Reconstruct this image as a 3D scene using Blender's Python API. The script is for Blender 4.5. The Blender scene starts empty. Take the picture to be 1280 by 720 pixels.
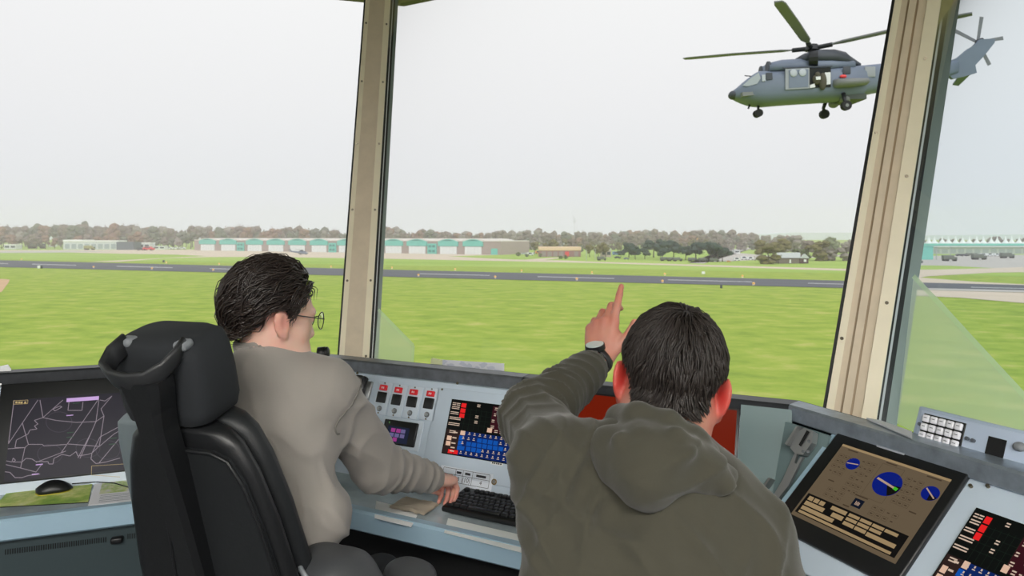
import bpy, bmesh, math, random
import numpy as np
from mathutils import Vector, Matrix, Euler, noise as mnoise

# ------------------------------------------------------------------ camera, sky, sun, exposure
SC = bpy.context.scene
COL = SC.collection
CAMZ = 1.75          # eye above the cab floor
HOR = 296.0          # horizon row
FPX = 853.0
cam_d = bpy.data.cameras.new('camera')
cam = bpy.data.objects.new('camera', cam_d)
COL.objects.link(cam)
cam.location = (0, 0, CAMZ)
cam.rotation_euler = (math.pi / 2, 0, 0)
cam_d.sensor_width = 36.0
cam_d.lens = FPX / 1280 * 36.0
cam_d.shift_y = -(360 - HOR) / 1280
cam_d.clip_start = 0.05
cam_d.clip_end = 6000
cam_d.dof.use_dof = True
cam_d.dof.focus_distance = 1.75
cam_d.dof.aperture_fstop = 9.0
SC.camera = cam

SC.view_settings.view_transform = 'Standard'
SC.view_settings.look = 'None'
SC.view_settings.gamma = 1.0
SC.view_settings.use_curve_mapping = False
SC.view_settings.exposure = 0.0
SC.cycles.volume_bounces = 2

def lin(c):
    c = c / 255.0
    return c / 12.92 if c <= 0.04045 else ((c + 0.055) / 1.055) ** 2.4
def rgb(r, g, b):
    return (lin(r), lin(g), lin(b), 1.0)

SKY_STRENGTH = 1.0
world = bpy.data.worlds.new('overcast_sky')
SC.world = world
world.use_nodes = True
wn, wl = world.node_tree.nodes, world.node_tree.links
wn.clear()
wo = wn.new('ShaderNodeOutputWorld'); wb = wn.new('ShaderNodeBackground')
tc = wn.new('ShaderNodeTexCoord'); sx = wn.new('ShaderNodeSeparateXYZ')
rp = wn.new('ShaderNodeValToRGB')
wl.new(tc.outputs['Generated'], sx.inputs[0])
nz = wn.new('ShaderNodeTexNoise'); nz.inputs['Scale'].default_value = 2.2; nz.inputs['Detail'].default_value = 4
ad = wn.new('ShaderNodeMath'); ad.operation = 'MULTIPLY_ADD'
wl.new(tc.outputs['Generated'], nz.inputs['Vector'])
wl.new(nz.outputs['Fac'], ad.inputs[0]); ad.inputs[1].default_value = 0.04
wl.new(sx.outputs['Z'], ad.inputs[2])
wl.new(ad.outputs[0], rp.inputs[0])
e = rp.color_ramp.elements
e[0].position = 0.0; e[0].color = rgb(232, 233, 239)
e[1].position = 1.0; e[1].color = rgb(255, 255, 255)
for p, c in ((0.07, (234, 235, 240)), (0.2, (242, 242, 244)), (0.36, (250, 250, 250))):
    q = e.new(p); q.color = rgb(*c)
wl.new(rp.outputs[0], wb.inputs['Color'])
wb.inputs['Strength'].default_value = SKY_STRENGTH
wl.new(wb.outputs[0], wo.inputs['Surface'])

# overcast sun: a very broad soft disc behind the photographer
sun_d = bpy.data.lights.new('overcast_sun', 'SUN')
sun_d.energy = 1.5
sun_d.angle = math.radians(60)
sun_d.color = (1.0, 0.98, 0.95)
sun = bpy.data.objects.new('overcast_sun', sun_d)
COL.objects.link(sun)
sun.rotation_euler = (math.radians(54), math.radians(0), math.radians(18))

# ------------------------------------------------------------------ helpers
def U(px, py, D):
    """photo pixel at depth D (metres ahead) -> world point"""
    return Vector(((px - 640) / FPX * D, D, CAMZ - (py - HOR) / FPX * D))
def ray(px, py):
    return Vector(((px - 640) / FPX, 1.0, -(py - HOR) / FPX))
CAMP = Vector((0, 0, CAMZ))
def hit(px, py, p0, nrm):
    r = ray(px, py)
    t = (p0 - CAMP).dot(nrm) / r.dot(nrm)
    return CAMP + r * t
GZ = CAMZ - 12.0      # airfield level
def G(px, py, dz=0.0):
    D = 12.0 * FPX / (py - HOR)
    return Vector(((px - 640) / FPX * D, D, GZ + dz))
def Uz(px, py, zrel):
    D = zrel * FPX / (py - HOR)
    return Vector(((px - 640) / FPX * D, D, CAMZ - zrel))

MATS = {}
def mat(name, col, rough=0.5, metal=0.0, spec=0.5, bump=None, vary=None, coat=0.0, emit=None, stretch=None, sheen=0.0, sss=None, alpha=None):
    """procedural principled material. bump=(scale,strength,distance) vary=(scale,amount 0-1,[second colour])"""
    if name in MATS:
        return MATS[name]
    m = bpy.data.materials.new(name)
    m.use_nodes = True
    n, l = m.node_tree.nodes, m.node_tree.links
    b = n['Principled BSDF']
    c = rgb(*col)
    b.inputs['Base Color'].default_value = c
    b.inputs['Roughness'].default_value = rough
    b.inputs['Metallic'].default_value = metal
    b.inputs['Specular IOR Level'].default_value = spec
    b.inputs['Coat Weight'].default_value = coat
    if sheen:
        b.inputs['Sheen Weight'].default_value = sheen
    if sss:
        b.inputs['Subsurface Weight'].default_value = sss
        b.inputs['Subsurface Radius'].default_value = (0.012, 0.004, 0.002)
        b.inputs['Subsurface Scale'].default_value = 0.6
    if emit:
        b.inputs['Emission Color'].default_value = c
        b.inputs['Emission Strength'].default_value = emit
    tcn = None
    def coord():
        t = n.new('ShaderNodeTexCoord')
        mp = n.new('ShaderNodeMapping')
        l.new(t.outputs['Object'], mp.inputs[0])
        if stretch:
            mp.inputs['Scale'].default_value = stretch
        return mp.outputs[0]
    if vary or bump:
        tcn = coord()
    if vary:
        nt = n.new('ShaderNodeTexNoise')
        nt.inputs['Scale'].default_value = vary[0]
        nt.inputs['Detail'].default_value = 5
        nt.inputs['Roughness'].default_value = 0.6
        l.new(tcn, nt.inputs['Vector'])
        r = n.new('ShaderNodeValToRGB')
        r.color_ramp.elements[0].position = 0.32
        r.color_ramp.elements[1].position = 0.68
        if len(vary) > 2:
            c2 = rgb(*vary[2])
        else:
            c2 = tuple(x * (1 - vary[1]) for x in c[:3]) + (1,)
        r.color_ramp.elements[0].color = c2
        r.color_ramp.elements[1].color = c
        l.new(nt.outputs['Fac'], r.inputs[0])
        l.new(r.outputs[0], b.inputs['Base Color'])
    if bump:
        nb = n.new('ShaderNodeTexNoise')
        nb.inputs['Scale'].default_value = bump[0]
        nb.inputs['Detail'].default_value = 4
        l.new(tcn, nb.inputs['Vector'])
        bp = n.new('ShaderNodeBump')
        bp.inputs['Strength'].default_value = bump[1]
        bp.inputs['Distance'].default_value = bump[2] if len(bump) > 2 else 0.01
        l.new(nb.outputs['Fac'], bp.inputs['Height'])
        l.new(bp.outputs[0], b.inputs['Normal'])
    MATS[name] = m
    return m

MW = {}      # world matrices of the things and parts, kept by hand
def tag(o, label=None, cat=None, group=None, kind=None):
    if label: o['label'] = label
    if cat: o['category'] = cat
    if group: o['group'] = group
    if kind: o['kind'] = kind
    return o
def empty(name, loc, label=None, cat=None, group=None, rz=0.0, kind=None):
    o = bpy.data.objects.new(name, None)
    COL.objects.link(o)
    o.empty_display_size = 0.1
    o.location = loc
    o.rotation_euler = (0, 0, rz)
    MW[o.name] = Matrix.Translation(Vector(loc)) @ Matrix.Rotation(rz, 4, 'Z')
    return tag(o, label, cat, group, kind)

class MB:
    """collects shapes (world or local coordinates) and links them as ONE mesh object"""
    def __init__(s):
        s.v = []; s.f = []; s.m = []; s.sm = []
        s.mats = []
    def mi(s, m):
        if m is None: return 0
        if m not in s.mats: s.mats.append(m)
        return s.mats.index(m)
    def add(s, vs, fs, m=None, smooth=False):
        o = len(s.v); k = s.mi(m)
        s.v += [tuple(p) for p in vs]
        for f in fs:
            s.f.append(tuple(i + o for i in f)); s.m.append(k); s.sm.append(smooth)
        return s
    def hexa(s, p, m=None):
        """8 points: bottom 0-3, top 4-7"""
        return s.add(p, [(3, 2, 1, 0), (4, 5, 6, 7), (0, 1, 5, 4), (1, 2, 6, 5), (2, 3, 7, 6), (3, 0, 4, 7)], m)
    def box(s, c, d, R=None, m=None):
        c = Vector(c); x, y, z = d[0] / 2, d[1] / 2, d[2] / 2
        p = [Vector(q) for q in ((-x, -y, -z), (x, -y, -z), (x, y, -z), (-x, y, -z), (-x, -y, z), (x, -y, z), (x, y, z), (-x, y, z))]
        if R is not None: p = [R @ q for q in p]
        return s.hexa([c + q for q in p], m)
    def bbox(s, c, d, r=0.01, R=None, m=None, seg=2):
        """bevelled box"""
        bm = bmesh.new()
        bmesh.ops.create_cube(bm, size=1.0)
        for v in bm.verts: v.co = Vector((v.co.x * d[0], v.co.y * d[1], v.co.z * d[2]))
        bmesh.ops.bevel(bm, geom=bm.edges[:], offset=min(r, min(d) * 0.49), segments=seg, profile=0.5, affect='EDGES')
        c = Vector(c)
        vs = [(R @ v.co if R is not None else v.co) + c for v in bm.verts]
        bm.verts.index_update()
        fs = [tuple(v.index for v in f.verts) for f in bm.faces]
        bm.free()
        return s.add(vs, fs, m, True)
    def quad(s, a, b, c, d, m=None):
        return s.add([a, b, c, d], [(0, 1, 2, 3)], m)
    def poly(s, pts, m=None):
        return s.add(pts, [tuple(range(len(pts)))], m)
    def prism(s, pts, off, m=None, smooth=False):
        """polygon extruded by the vector off"""
        off = Vector(off); n = len(pts); pts = [Vector(p) for p in pts]
        fs = [tuple(range(n - 1, -1, -1)), tuple(range(n, 2 * n))]
        fs += [(i, (i + 1) % n, n + (i + 1) % n, n + i) for i in range(n)]
        return s.add(pts + [p + off for p in pts], fs, m, smooth)
    def loft(s, rings, m=None, smooth=True, cap=True, closed=True):
        n = len(rings[0]); vs = []; fs = []
        for r in rings: vs += list(r)
        for i in range(len(rings) - 1):
            for j in range(n if closed else n - 1):
                k = (j + 1) % n
                fs.append((i * n + j, i * n + k, (i + 1) * n + k, (i + 1) * n + j))
        if cap:
            fs.append(tuple(range(n - 1, -1, -1)))
            fs.append(tuple(range((len(rings) - 1) * n, len(rings) * n)))
        return s.add(vs, fs, m, smooth)
    def tube(s, pts, r, n=8, m=None, cap=True, flat=1.0):
        pts = [Vector(p) for p in pts]
        rs = r if isinstance(r, (list, tuple)) else [r] * len(pts)
        rings = []; up = None
        for i, p in enumerate(pts):
            t = (pts[min(i + 1, len(pts) - 1)] - pts[max(i - 1, 0)])
            t.normalize()
            if up is None:
                up = Vector((0, 0, 1)) if abs(t.z) < 0.9 else Vector((1, 0, 0))
            a = t.cross(up); a.normalize(); b = a.cross(t); b.normalize(); up = b
            rings.append([p + (a * math.cos(2 * math.pi * k / n) + b * (flat * math.sin(2 * math.pi * k / n))) * rs[i] for k in range(n)])
        return s.loft(rings, m, True, cap)
    def cyl(s, a, b, r, n=16, m=None, r2=None):
        a, b = Vector(a), Vector(b)
        t = (b - a).normalized()
        u = Vector((0, 0, 1)) if abs(t.z) < 0.9 else Vector((1, 0, 0))
        x = t.cross(u).normalized(); y = x.cross(t)
        r2 = r if r2 is None else r2
        ra = [a + (x * math.cos(2 * math.pi * k / n) + y * math.sin(2 * math.pi * k / n)) * r for k in range(n)]
        rb = [b + (x * math.cos(2 * math.pi * k / n) + y * math.sin(2 * math.pi * k / n)) * r2 for k in range(n)]
        o = len(s.v)
        s.loft([ra, rb], m, False, True)
        return s
    def ball(s, c, r, m=None, seg=12, rings=8, R=None):
        c = Vector(c); r = r if isinstance(r, (tuple, list)) else (r, r, r)
        vs = []; fs = []
        for i in range(rings + 1):
            th = math.pi * i / rings
            for j in range(seg):
                ph = 2 * math.pi * j / seg
                p = Vector((r[0] * math.sin(th) * math.cos(ph), r[1] * math.sin(th) * math.sin(ph), r[2] * math.cos(th)))
                vs.append(c + (R @ p if R is not None else p))
        for i in range(rings):
            for j in range(seg):
                k = (j + 1) % seg
                fs.append((i * seg + j, (i + 1) * seg + j, (i + 1) * seg + k, i * seg + k))
        return s.add(vs, fs, m, True)
    def mesh(s, name, m=None, inv=None):
        me = bpy.data.meshes.new(name)
        vs = [inv @ Vector(p) for p in s.v] if inv is not None else s.v
        me.from_pydata([tuple(p) for p in vs], [], s.f)
        mats = s.mats if s.mats else ([m] if m else [])
        for q in mats: me.materials.append(q)
        if len(mats) > 1: me.polygons.foreach_set('material_index', s.m)
        me.polygons.foreach_set('use_smooth', s.sm)
        me.update()
        bm = bmesh.new(); bm.from_mesh(me)
        bmesh.ops.remove_doubles(bm, verts=bm.verts[:], dist=1e-6) if len(s.v) < 3000 else None
        bmesh.ops.recalc_face_normals(bm, faces=bm.faces[:])
        bm.to_mesh(me); bm.free()
        return me
    def build(s, name, m=None, parent=None, local=False):
        inv = None
        if parent is not None and not local:
            inv = MW[parent.name].inverted()
        me = s.mesh(name, m, inv)
        return link(name, me, parent)
def link(name, me, parent=None):
    o = bpy.data.objects.new(name, me)
    COL.objects.link(o)
    if parent is not None:
        o.parent = parent
        MW[o.name] = MW[parent.name].copy()
    else:
        MW[o.name] = Matrix.Identity(4)
    return o
def rooted(o, loc):
    """move a top-level mesh's origin to loc (its base)"""
    loc = Vector(loc)
    o.data.transform(Matrix.Translation(-loc)); o.location = loc
    MW[o.name] = Matrix.Translation(loc)
    return o
def copy_tree(o, loc=None, rz=None, label=None, parent=None):
    c = o.copy(); COL.objects.link(c)
    if parent is not None: c.parent = parent
    if loc is not None: c.location = loc
    if rz is not None: c.rotation_euler = (0, 0, rz)
    if label: c['label'] = label
    for ch in list(o.children): copy_tree(ch, parent=c)
    return c
def rotz(a): return Matrix.Rotation(a, 3, 'Z')
def frame3(x, y, z):
    """matrix whose columns are the three axes"""
    return Matrix((x, y, z)).transposed()
def text_mesh(body, size):
    cu = bpy.data.curves.new('letters', 'FONT')
    cu.body = body; cu.size = size; cu.align_x = 'CENTER'; cu.align_y = 'CENTER'
    o = bpy.data.objects.new('letters', cu); COL.objects.link(o)
    dg = bpy.context.evaluated_depsgraph_get()
    me = bpy.data.meshes.new_from_object(o.evaluated_get(dg))
    bpy.data.objects.remove(o); bpy.data.curves.remove(cu)
    vs = [v.co.copy() for v in me.vertices]; fs = [tuple(p.vertices) for p in me.polygons]
    bpy.data.meshes.remove(me)
    return vs, fs
# ------------------------------------------------------------------ the cab: floor, ceiling, mullions, glass
M_CREAM = mat('cream_paint', (238, 228, 200), 0.45, vary=(9, 0.06))  # post paints lightened to make up for weak light on the posts
M_TAN = mat('tan_paint', (216, 200, 174), 0.55, vary=(14, 0.10), bump=(60, 0.15, 0.002))
M_BROWN = mat('brown_anodised', (168, 146, 116), 0.5, vary=(8, 0.08))
M_GASKET = mat('black_gasket', (18, 20, 20), 0.6)
M_SEALANT = mat('white_sealant', (205, 206, 208), 0.6, bump=(180, 0.6, 0.002))
M_GREYFRAME = mat('grey_green_frame', (128, 138, 134), 0.45, metal=0.2)
M_SCREW = mat('screw_steel', (120, 112, 96), 0.35, metal=0.8)
M_CEIL = mat('ceiling_dark_grey', (104, 100, 100), 0.8, bump=(30, 0.1))
M_FLOOR = mat('floor_carpet', (104, 106, 110), 0.95, bump=(300, 0.5), vary=(40, 0.2))
M_WALL = mat('sill_wall', (110, 112, 110), 0.7)

def glass_mat(name, tint, gloss):
    m = bpy.data.materials.new(name); m.use_nodes = True
    n, l = m.node_tree.nodes, m.node_tree.links
    n.clear()
    out = n.new('ShaderNodeOutputMaterial'); tr = n.new('ShaderNodeBsdfTransparent'); gl = n.new('ShaderNodeBsdfGlossy')
    mx = n.new('ShaderNodeMixShader'); fr = n.new('ShaderNodeFresnel'); ml = n.new('ShaderNodeMath'); ml.operation = 'MULTIPLY'
    fr.inputs['IOR'].default_value = 1.25
    ml.inputs[1].default_value = gloss
    tr.inputs['Color'].default_value = tint
    gl.inputs['Roughness'].default_value = 0.0
    l.new(fr.outputs[0], ml.inputs[0]); l.new(ml.outputs[0], mx.inputs[0])
    l.new(tr.outputs[0], mx.inputs[1]); l.new(gl.outputs[0], mx.inputs[2]); l.new(mx.outputs[0], out.inputs['Surface'])
    MATS[name] = m
    return m
M_GLASS = glass_mat('clear_glass', (0.98, 0.985, 0.985, 1), 1.0)
M_GLASS_T = glass_mat('tinted_glass', (0.87, 0.93, 0.955, 1), 1.0)

# the two corner posts in view; lines base -> head (sill level to window head)
A0 = U(446, 447, 3.10); A1 = U(475.5, 0, 3.72)
B0 = U(1072, 520, 2.10); B1 = U(1155, 0, 2.37)
def on_z(p, q, z):
    return p + (q - p) * ((z - p.z) / (q.z - p.z))
ZS = CAMZ - 0.66          # sill
ZH = CAMZ + 1.362         # window head
AS, AH = on_z(A0, A1, ZS), on_z(A0, A1, ZH)
BS, BH = on_z(B0, B1, ZS), on_z(B0, B1, ZH)
# regular octagon through A and B for the rest of the cab
mid = (AS + BS) / 2; ab = BS - AS; ab.z = 0
side = ab.length; nin = Vector((ab.y, -ab.x, 0)).normalized()
apo = side / 2 / math.tan(math.pi / 8)
CEN = Vector((mid.x, mid.y, 0)) + nin * apo
corners = []
for k in range(8):
    if k == 0: corners.append((AS, AH)); continue
    if k == 1: corners.append((BS, BH)); continue
    R = rotz(-k * math.pi / 4)
    s = R @ (Vector((AS.x, AS.y, 0)) - CEN) + CEN
    d = (s - CEN).normalized()
    h = s + d * 0.325 * (ZH - ZS)
    corners.append((Vector((s.x, s.y, ZS)), Vector((h.x, h.y, ZH))))
names_side = ['front', 'front_right', 'right', 'back_right', 'back', 'back_left', 'left', 'front_left']

# floor and ceiling
mb = MB(); pts = [Vector((c[0].x, c[0].y, 0)) for c in corners]
pts = [p + (p - CEN).normalized() * 0.06 for p in pts]
mb.prism([p + Vector((0, 0, -0.12)) for p in pts], (0, 0, 0.12))
tag(mb.build('floor', M_FLOOR), kind='structure')
mb = MB(); pts = [Vector((c[1].x, c[1].y, ZH + 0.07)) for c in corners]
pts = [p + (Vector((p.x, p.y, 0)) - CEN).normalized() * 0.5 for p in pts]
mb.prism(pts, (0, 0, 0.15))
tag(mb.build('ceiling', M_CEIL), kind='structure')
# header ring and sill wall of every side; glass panes
for k in range(8):
    (s0, h0), (s1, h1) = corners[k], corners[(k + 1) % 8]
    d = (s1 - s0); d.z = 0; d.normalize(); nn = Vector((d.y, -d.x, 0))      # towards the room
    if (CEN - s0).dot(nn) < 0: nn = -nn
    mb = MB()
    up = Vector((0, 0, 0.075)); o = nn * 0.07
    mb.hexa([h0 + o, h1 + o, h1 - o, h0 - o, h0 + o + up, h1 + o + up, h1 - o + up, h0 - o + up])
    tag(mb.build('trim_%d' % (k + 1), M_TAN), kind='structure')
    mb = MB()
    f0 = Vector((s0.x, s0.y, 0)); f1 = Vector((s1.x, s1.y, 0)); o = nn * 0.035
    mb.hexa([f0 + o, f1 + o, f1 - o, f0 - o, s0 + o, s1 + o, s1 - o, s0 - o])
    # sill ledge
    o2 = nn * 0.06; dz = Vector((0, 0, 0.015))
    mb.hexa([s0 + o2, s1 + o2, s1 - o, s0 - o, s0 + o2 + dz, s1 + o2 + dz, s1 - o + dz, s0 - o + dz])
    tag(mb.build('wall_' + names_side[k], M_WALL), kind='structure')
    mb = MB()
    th = nn * 0.004
    o = -nn * 0.03
    mb.hexa([s0 + th + o, s1 + th + o, s1 - th + o, s0 - th + o, h0 + th + o, h1 + th + o, h1 - th + o, h0 - th + o])
    mb = MB(); mb.quad(s0 + o, s1 + o, h1 + o, h0 + o)      # a single sheet of glass
    w = mb.build('window_%d' % (k + 1), M_GLASS_T if k == 1 else M_GLASS)
    tag(w, kind='structure')

def strip_post(name, s, h, strips, view, screws=()):
    """a window post built of parallel strips; each strip = (c0,c1,depth,material): offsets across in metres"""
    ax = (h - s).normalized()
    vdir = (s - CAMP); vdir.z = 0; vdir.normalize()
    across = Vector((vdir.y, -vdir.x, 0))           # to the right seen from the room
    back = -across.cross(Vector((0, 0, 1)))
    if back.dot(vdir) < 0: back = -back
    root = None
    for nm, c0, c1, dep, thick, m in strips:
        mb = MB()
        q = []
        for base in (s, h + ax * 0.05):
            q += [base + across * c0 - back * dep, base + across * c1 - back * dep, base + across * c1 + back * (thick - dep), base + across * c0 + back * (thick - dep)]
        mb.hexa(q)
        if root is None:
            root = mb.build(name, m); tag(root, kind='structure')
        else:
            mb.build(nm, m, root)
    for c, dep, n, ph in screws:
        for i in range(n):
            p = s + (h - s) * ((i + ph) / n) + across * c - back * dep
            mb = MB(); mb.cyl(p + back * 0.002, p - back * 0.003, 0.0055, 10)
            mb.build('screw', M_SCREW, root)
    return root
strip_post('trim_20', AS, AH, [
    ('core', -0.055, 0.055, -0.01, 0.12, M_GREYFRAME),
    ('gasket', -0.087, -0.079, 0.0, 0.02, M_GASKET),
    ('glazing_bead', -0.079, -0.056, 0.006, 0.02, M_CREAM),
    ('cover_plate', -0.056, -0.022, 0.012, 0.03, M_TAN),
    ('cover_plate', -0.022, 0.014, 0.016, 0.03, M_TAN),
    ('cover_plate', 0.014, 0.024, 0.012, 0.03, M_TAN),
    ('glazing_bead', 0.024, 0.055, 0.010, 0.02, M_CREAM),
    ('gasket', 0.055, 0.066, 0.002, 0.02, M_GASKET),
    ('sealant_bead', 0.066, 0.070, 0.006, 0.02, M_SEALANT),
    ('gasket', 0.070, 0.080, 0.002, 0.02, M_GASKET),
    ('glass_edge_frame', 0.080, 0.096, 0.0, 0.06, M_GREYFRAME)],
    None, screws=((-0.067, 0.006, 6, 0.35), (0.040, 0.010, 6, 0.35)))
strip_post('trim_21', BS, BH, [
    ('core', -0.09, 0.09, -0.02, 0.12, M_GREYFRAME),
    ('gasket', -0.100, -0.090, 0.0, 0.02, M_GASKET),
    ('glazing_bead', -0.090, -0.068, 0.010, 0.03, M_CREAM),
    ('channel', -0.068, -0.050, 0.002, 0.02, M_TAN),
    ('groove', -0.050, -0.044, -0.004, 0.02, M_BROWN),
    ('channel', -0.044, -0.022, 0.010, 0.03, M_TAN),
    ('groove', -0.022, -0.015, -0.004, 0.02, M_BROWN),
    ('channel', -0.015, 0.010, 0.002, 0.02, M_TAN),
    ('glazing_bead', 0.010, 0.052, 0.012, 0.03, M_CREAM),
    ('gasket', 0.052, 0.058, 0.004, 0.02, M_GASKET),
    ('sealant_bead', 0.058, 0.064, 0.009, 0.02, M_SEALANT),
    ('gasket', 0.064, 0.078, 0.002, 0.02, M_GASKET),
    ('glass_edge_frame', 0.078, 0.108, 0.0, 0.06, M_GREYFRAME)],
    None, screws=((0.030, 0.012, 5, 0.12), (-0.079, 0.010, 3, 0.5)))
for k in range(2, 8):
    strip_post('trim_%d' % (20 + k), corners[k][0], corners[k][1], [
        ('core', -0.06, 0.06, 0.0, 0.12, M_TAN), ('glazing_bead', -0.085, -0.06, 0.0, 0.02, M_CREAM), ('glazing_bead', 0.06, 0.085, 0.0, 0.02, M_CREAM)], None)

# ceiling lamps of the cab (above and behind the photographer)
M_LAMP = mat('lamp_diffuser', (255, 252, 245), 0.5, emit=110.0)
M_LAMPBOX = mat('lamp_housing', (225, 225, 222), 0.5)
for i, (lx, ly) in enumerate(((-1.0, -1.85), (0.25, -1.7))):
    t = empty('ceiling_lamp', (lx, ly, ZH + 0.07), 'flat white ceiling lamp by the rear windows, %s' % ('west one', 'east one')[i], 'lamp', 'ceiling lamps of the cab')
    MB().bbox((lx, ly, ZH + 0.045), (1.1, 0.34, 0.05), 0.008).build('housing', M_LAMPBOX, t)
    MB().bbox((lx, ly, ZH + 0.016), (1.04, 0.30, 0.012), 0.004).build('diffuser', M_LAMP, t)

# window reflections modelled as hazy acrylic sheets in front of the glass
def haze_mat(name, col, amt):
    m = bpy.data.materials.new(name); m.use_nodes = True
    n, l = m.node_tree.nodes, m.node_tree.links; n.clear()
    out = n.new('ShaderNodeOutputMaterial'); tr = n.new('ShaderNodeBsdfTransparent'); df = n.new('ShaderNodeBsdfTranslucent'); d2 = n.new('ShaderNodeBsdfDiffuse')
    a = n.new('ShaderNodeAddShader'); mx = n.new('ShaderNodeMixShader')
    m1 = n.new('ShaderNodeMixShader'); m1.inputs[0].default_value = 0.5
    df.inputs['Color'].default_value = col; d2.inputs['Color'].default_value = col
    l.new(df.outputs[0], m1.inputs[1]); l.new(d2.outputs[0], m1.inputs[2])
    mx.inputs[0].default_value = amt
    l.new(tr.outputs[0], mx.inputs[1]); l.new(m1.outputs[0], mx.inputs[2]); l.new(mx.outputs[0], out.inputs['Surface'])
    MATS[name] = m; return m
M_ACRYL = haze_mat('reflection_veil_haze', rgb(240, 255, 244), 0.46)  # m veil
M_VEIL_E = haze_mat('reflection_veil_rim', rgb(225, 250, 220), 0.55)
mid_n = nin
def pane_plane(k, off):
    (s0, h0), (s1, h1) = corners[k], corners[(k + 1) % 8]
    nrm = (s1 - s0).cross(h0 - s0).normalized()
    d = (s1 - s0); d.z = 0
    nn = Vector((d.y, -d.x, 0)).normalized()
    if (CEN - s0).dot(nn) < 0: nn = -nn
    if nrm.dot(nn) < 0: nrm = -nrm
    return s0 + nrm * off, nrm
def veil(k, pxs, edge, label):
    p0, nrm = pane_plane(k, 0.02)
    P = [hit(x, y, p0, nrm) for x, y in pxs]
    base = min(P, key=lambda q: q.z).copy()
    t = empty('window_reflection_veil', base, label, 'pane')
    mb = MB(); mb.poly(P); mb.build('veil_sheet', M_ACRYL, t)
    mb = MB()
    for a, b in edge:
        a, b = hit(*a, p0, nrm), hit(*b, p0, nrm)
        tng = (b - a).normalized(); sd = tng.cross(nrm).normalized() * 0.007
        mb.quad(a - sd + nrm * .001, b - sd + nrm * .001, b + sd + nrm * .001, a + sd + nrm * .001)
    mb.build('veil_edge', M_VEIL_E, t)
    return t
veil(0, [(467, 455), (473, 387), (517, 432), (515.5, 458)], [((473, 387), (517, 432)), ((517, 432), (515.5, 458))], 'small modelled reflection acrylic pane in the window corner behind the light post')
veil(1, [(1121, 529), (1142, 345), (1172, 372), (1330, 545), (1330, 632)], [((1142, 345), (1330, 548))], 'large modelled reflection acrylic pane with a slanting edge below the tan post')
# ------------------------------------------------------------------ the airfield
def ground_mat(name, cols, scale, stretch=(1, 1, 1), rot=0.0, bump=0.0, bscale=3.0, rough=0.95, spec=0.15):
    """several octaves of noise between colours: [(pos,colour)...]"""
    m = bpy.data.materials.new(name); m.use_nodes = True
    n, l = m.node_tree.nodes, m.node_tree.links
    b = n['Principled BSDF']; b.inputs['Roughness'].default_value = rough
    b.inputs['Specular IOR Level'].default_value = spec
    g = n.new('ShaderNodeNewGeometry'); mp = n.new('ShaderNodeMapping'); mp.vector_type = 'TEXTURE'
    mp.inputs['Rotation'].default_value = (0, 0, rot)
    mp.inputs['Scale'].default_value = stretch
    l.new(g.outputs['Position'], mp.inputs[0])
    n1 = n.new('ShaderNodeTexNoise'); n1.inputs['Scale'].default_value = scale; n1.inputs['Detail'].default_value = 8; n1.inputs['Roughness'].default_value = 0.65
    l.new(mp.outputs[0], n1.inputs['Vector'])
    r = n.new('ShaderNodeValToRGB')
    l.new(n1.outputs['Fac'], r.inputs[0])
    el = r.color_ramp.elements
    el[0].position, el[0].color = cols[0][0], rgb(*cols[0][1])
    el[1].position, el[1].color = cols[-1][0], rgb(*cols[-1][1])
    for p, c in cols[1:-1]:
        q = el.new(p); q.color = rgb(*c)
    l.new(r.outputs[0], b.inputs['Base Color'])
    if bump:
        n2 = n.new('ShaderNodeTexNoise'); n2.inputs['Scale'].default_value = bscale; n2.inputs['Detail'].default_value = 3
        l.new(g.outputs['Position'], n2.inputs['Vector'])
        bp = n.new('ShaderNodeBump'); bp.inputs['Strength'].default_value = bump; bp.inputs['Distance'].default_value = 0.1
        l.new(n2.outputs['Fac'], bp.inputs['Height']); l.new(bp.outputs[0], b.inputs['Normal'])
    MATS[name] = m
    return m
RW_ANG = math.radians(-23)
M_GRASS = ground_mat('mown_grass', [(0.30, (126, 150, 66)), (0.46, (144, 166, 72)), (0.56, (154, 172, 78)), (0.70, (178, 180, 104))], 0.30, (1.5, 1.0, 1), RW_ANG + math.radians(12), 0.5, 2.2)
M_GRASS2 = ground_mat('far_grass', [(0.35, (142, 172, 78)), (0.65, (164, 186, 98))], 0.05, (4, 1, 1), RW_ANG)
M_ASPH = ground_mat('runway_asphalt', [(0.3, (92, 95, 102)), (0.7, (108, 110, 116))], 0.3, (6, 1, 1), RW_ANG)
M_APRON = ground_mat('apron_concrete', [(0.3, (196, 182, 164)), (0.7, (212, 198, 182))], 0.1, (3, 1, 1), RW_ANG)
M_TAXI = ground_mat('taxiway_grey', [(0.3, (176, 172, 168)), (0.7, (192, 187, 182))], 0.2, (3, 1, 1), RW_ANG)
M_SAND = ground_mat('bare_sand', [(0.3, (190, 160, 128)), (0.7, (206, 176, 146))], 0.6)
M_PAINT = mat('runway_paint', (188, 190, 192), 0.8)

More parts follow.
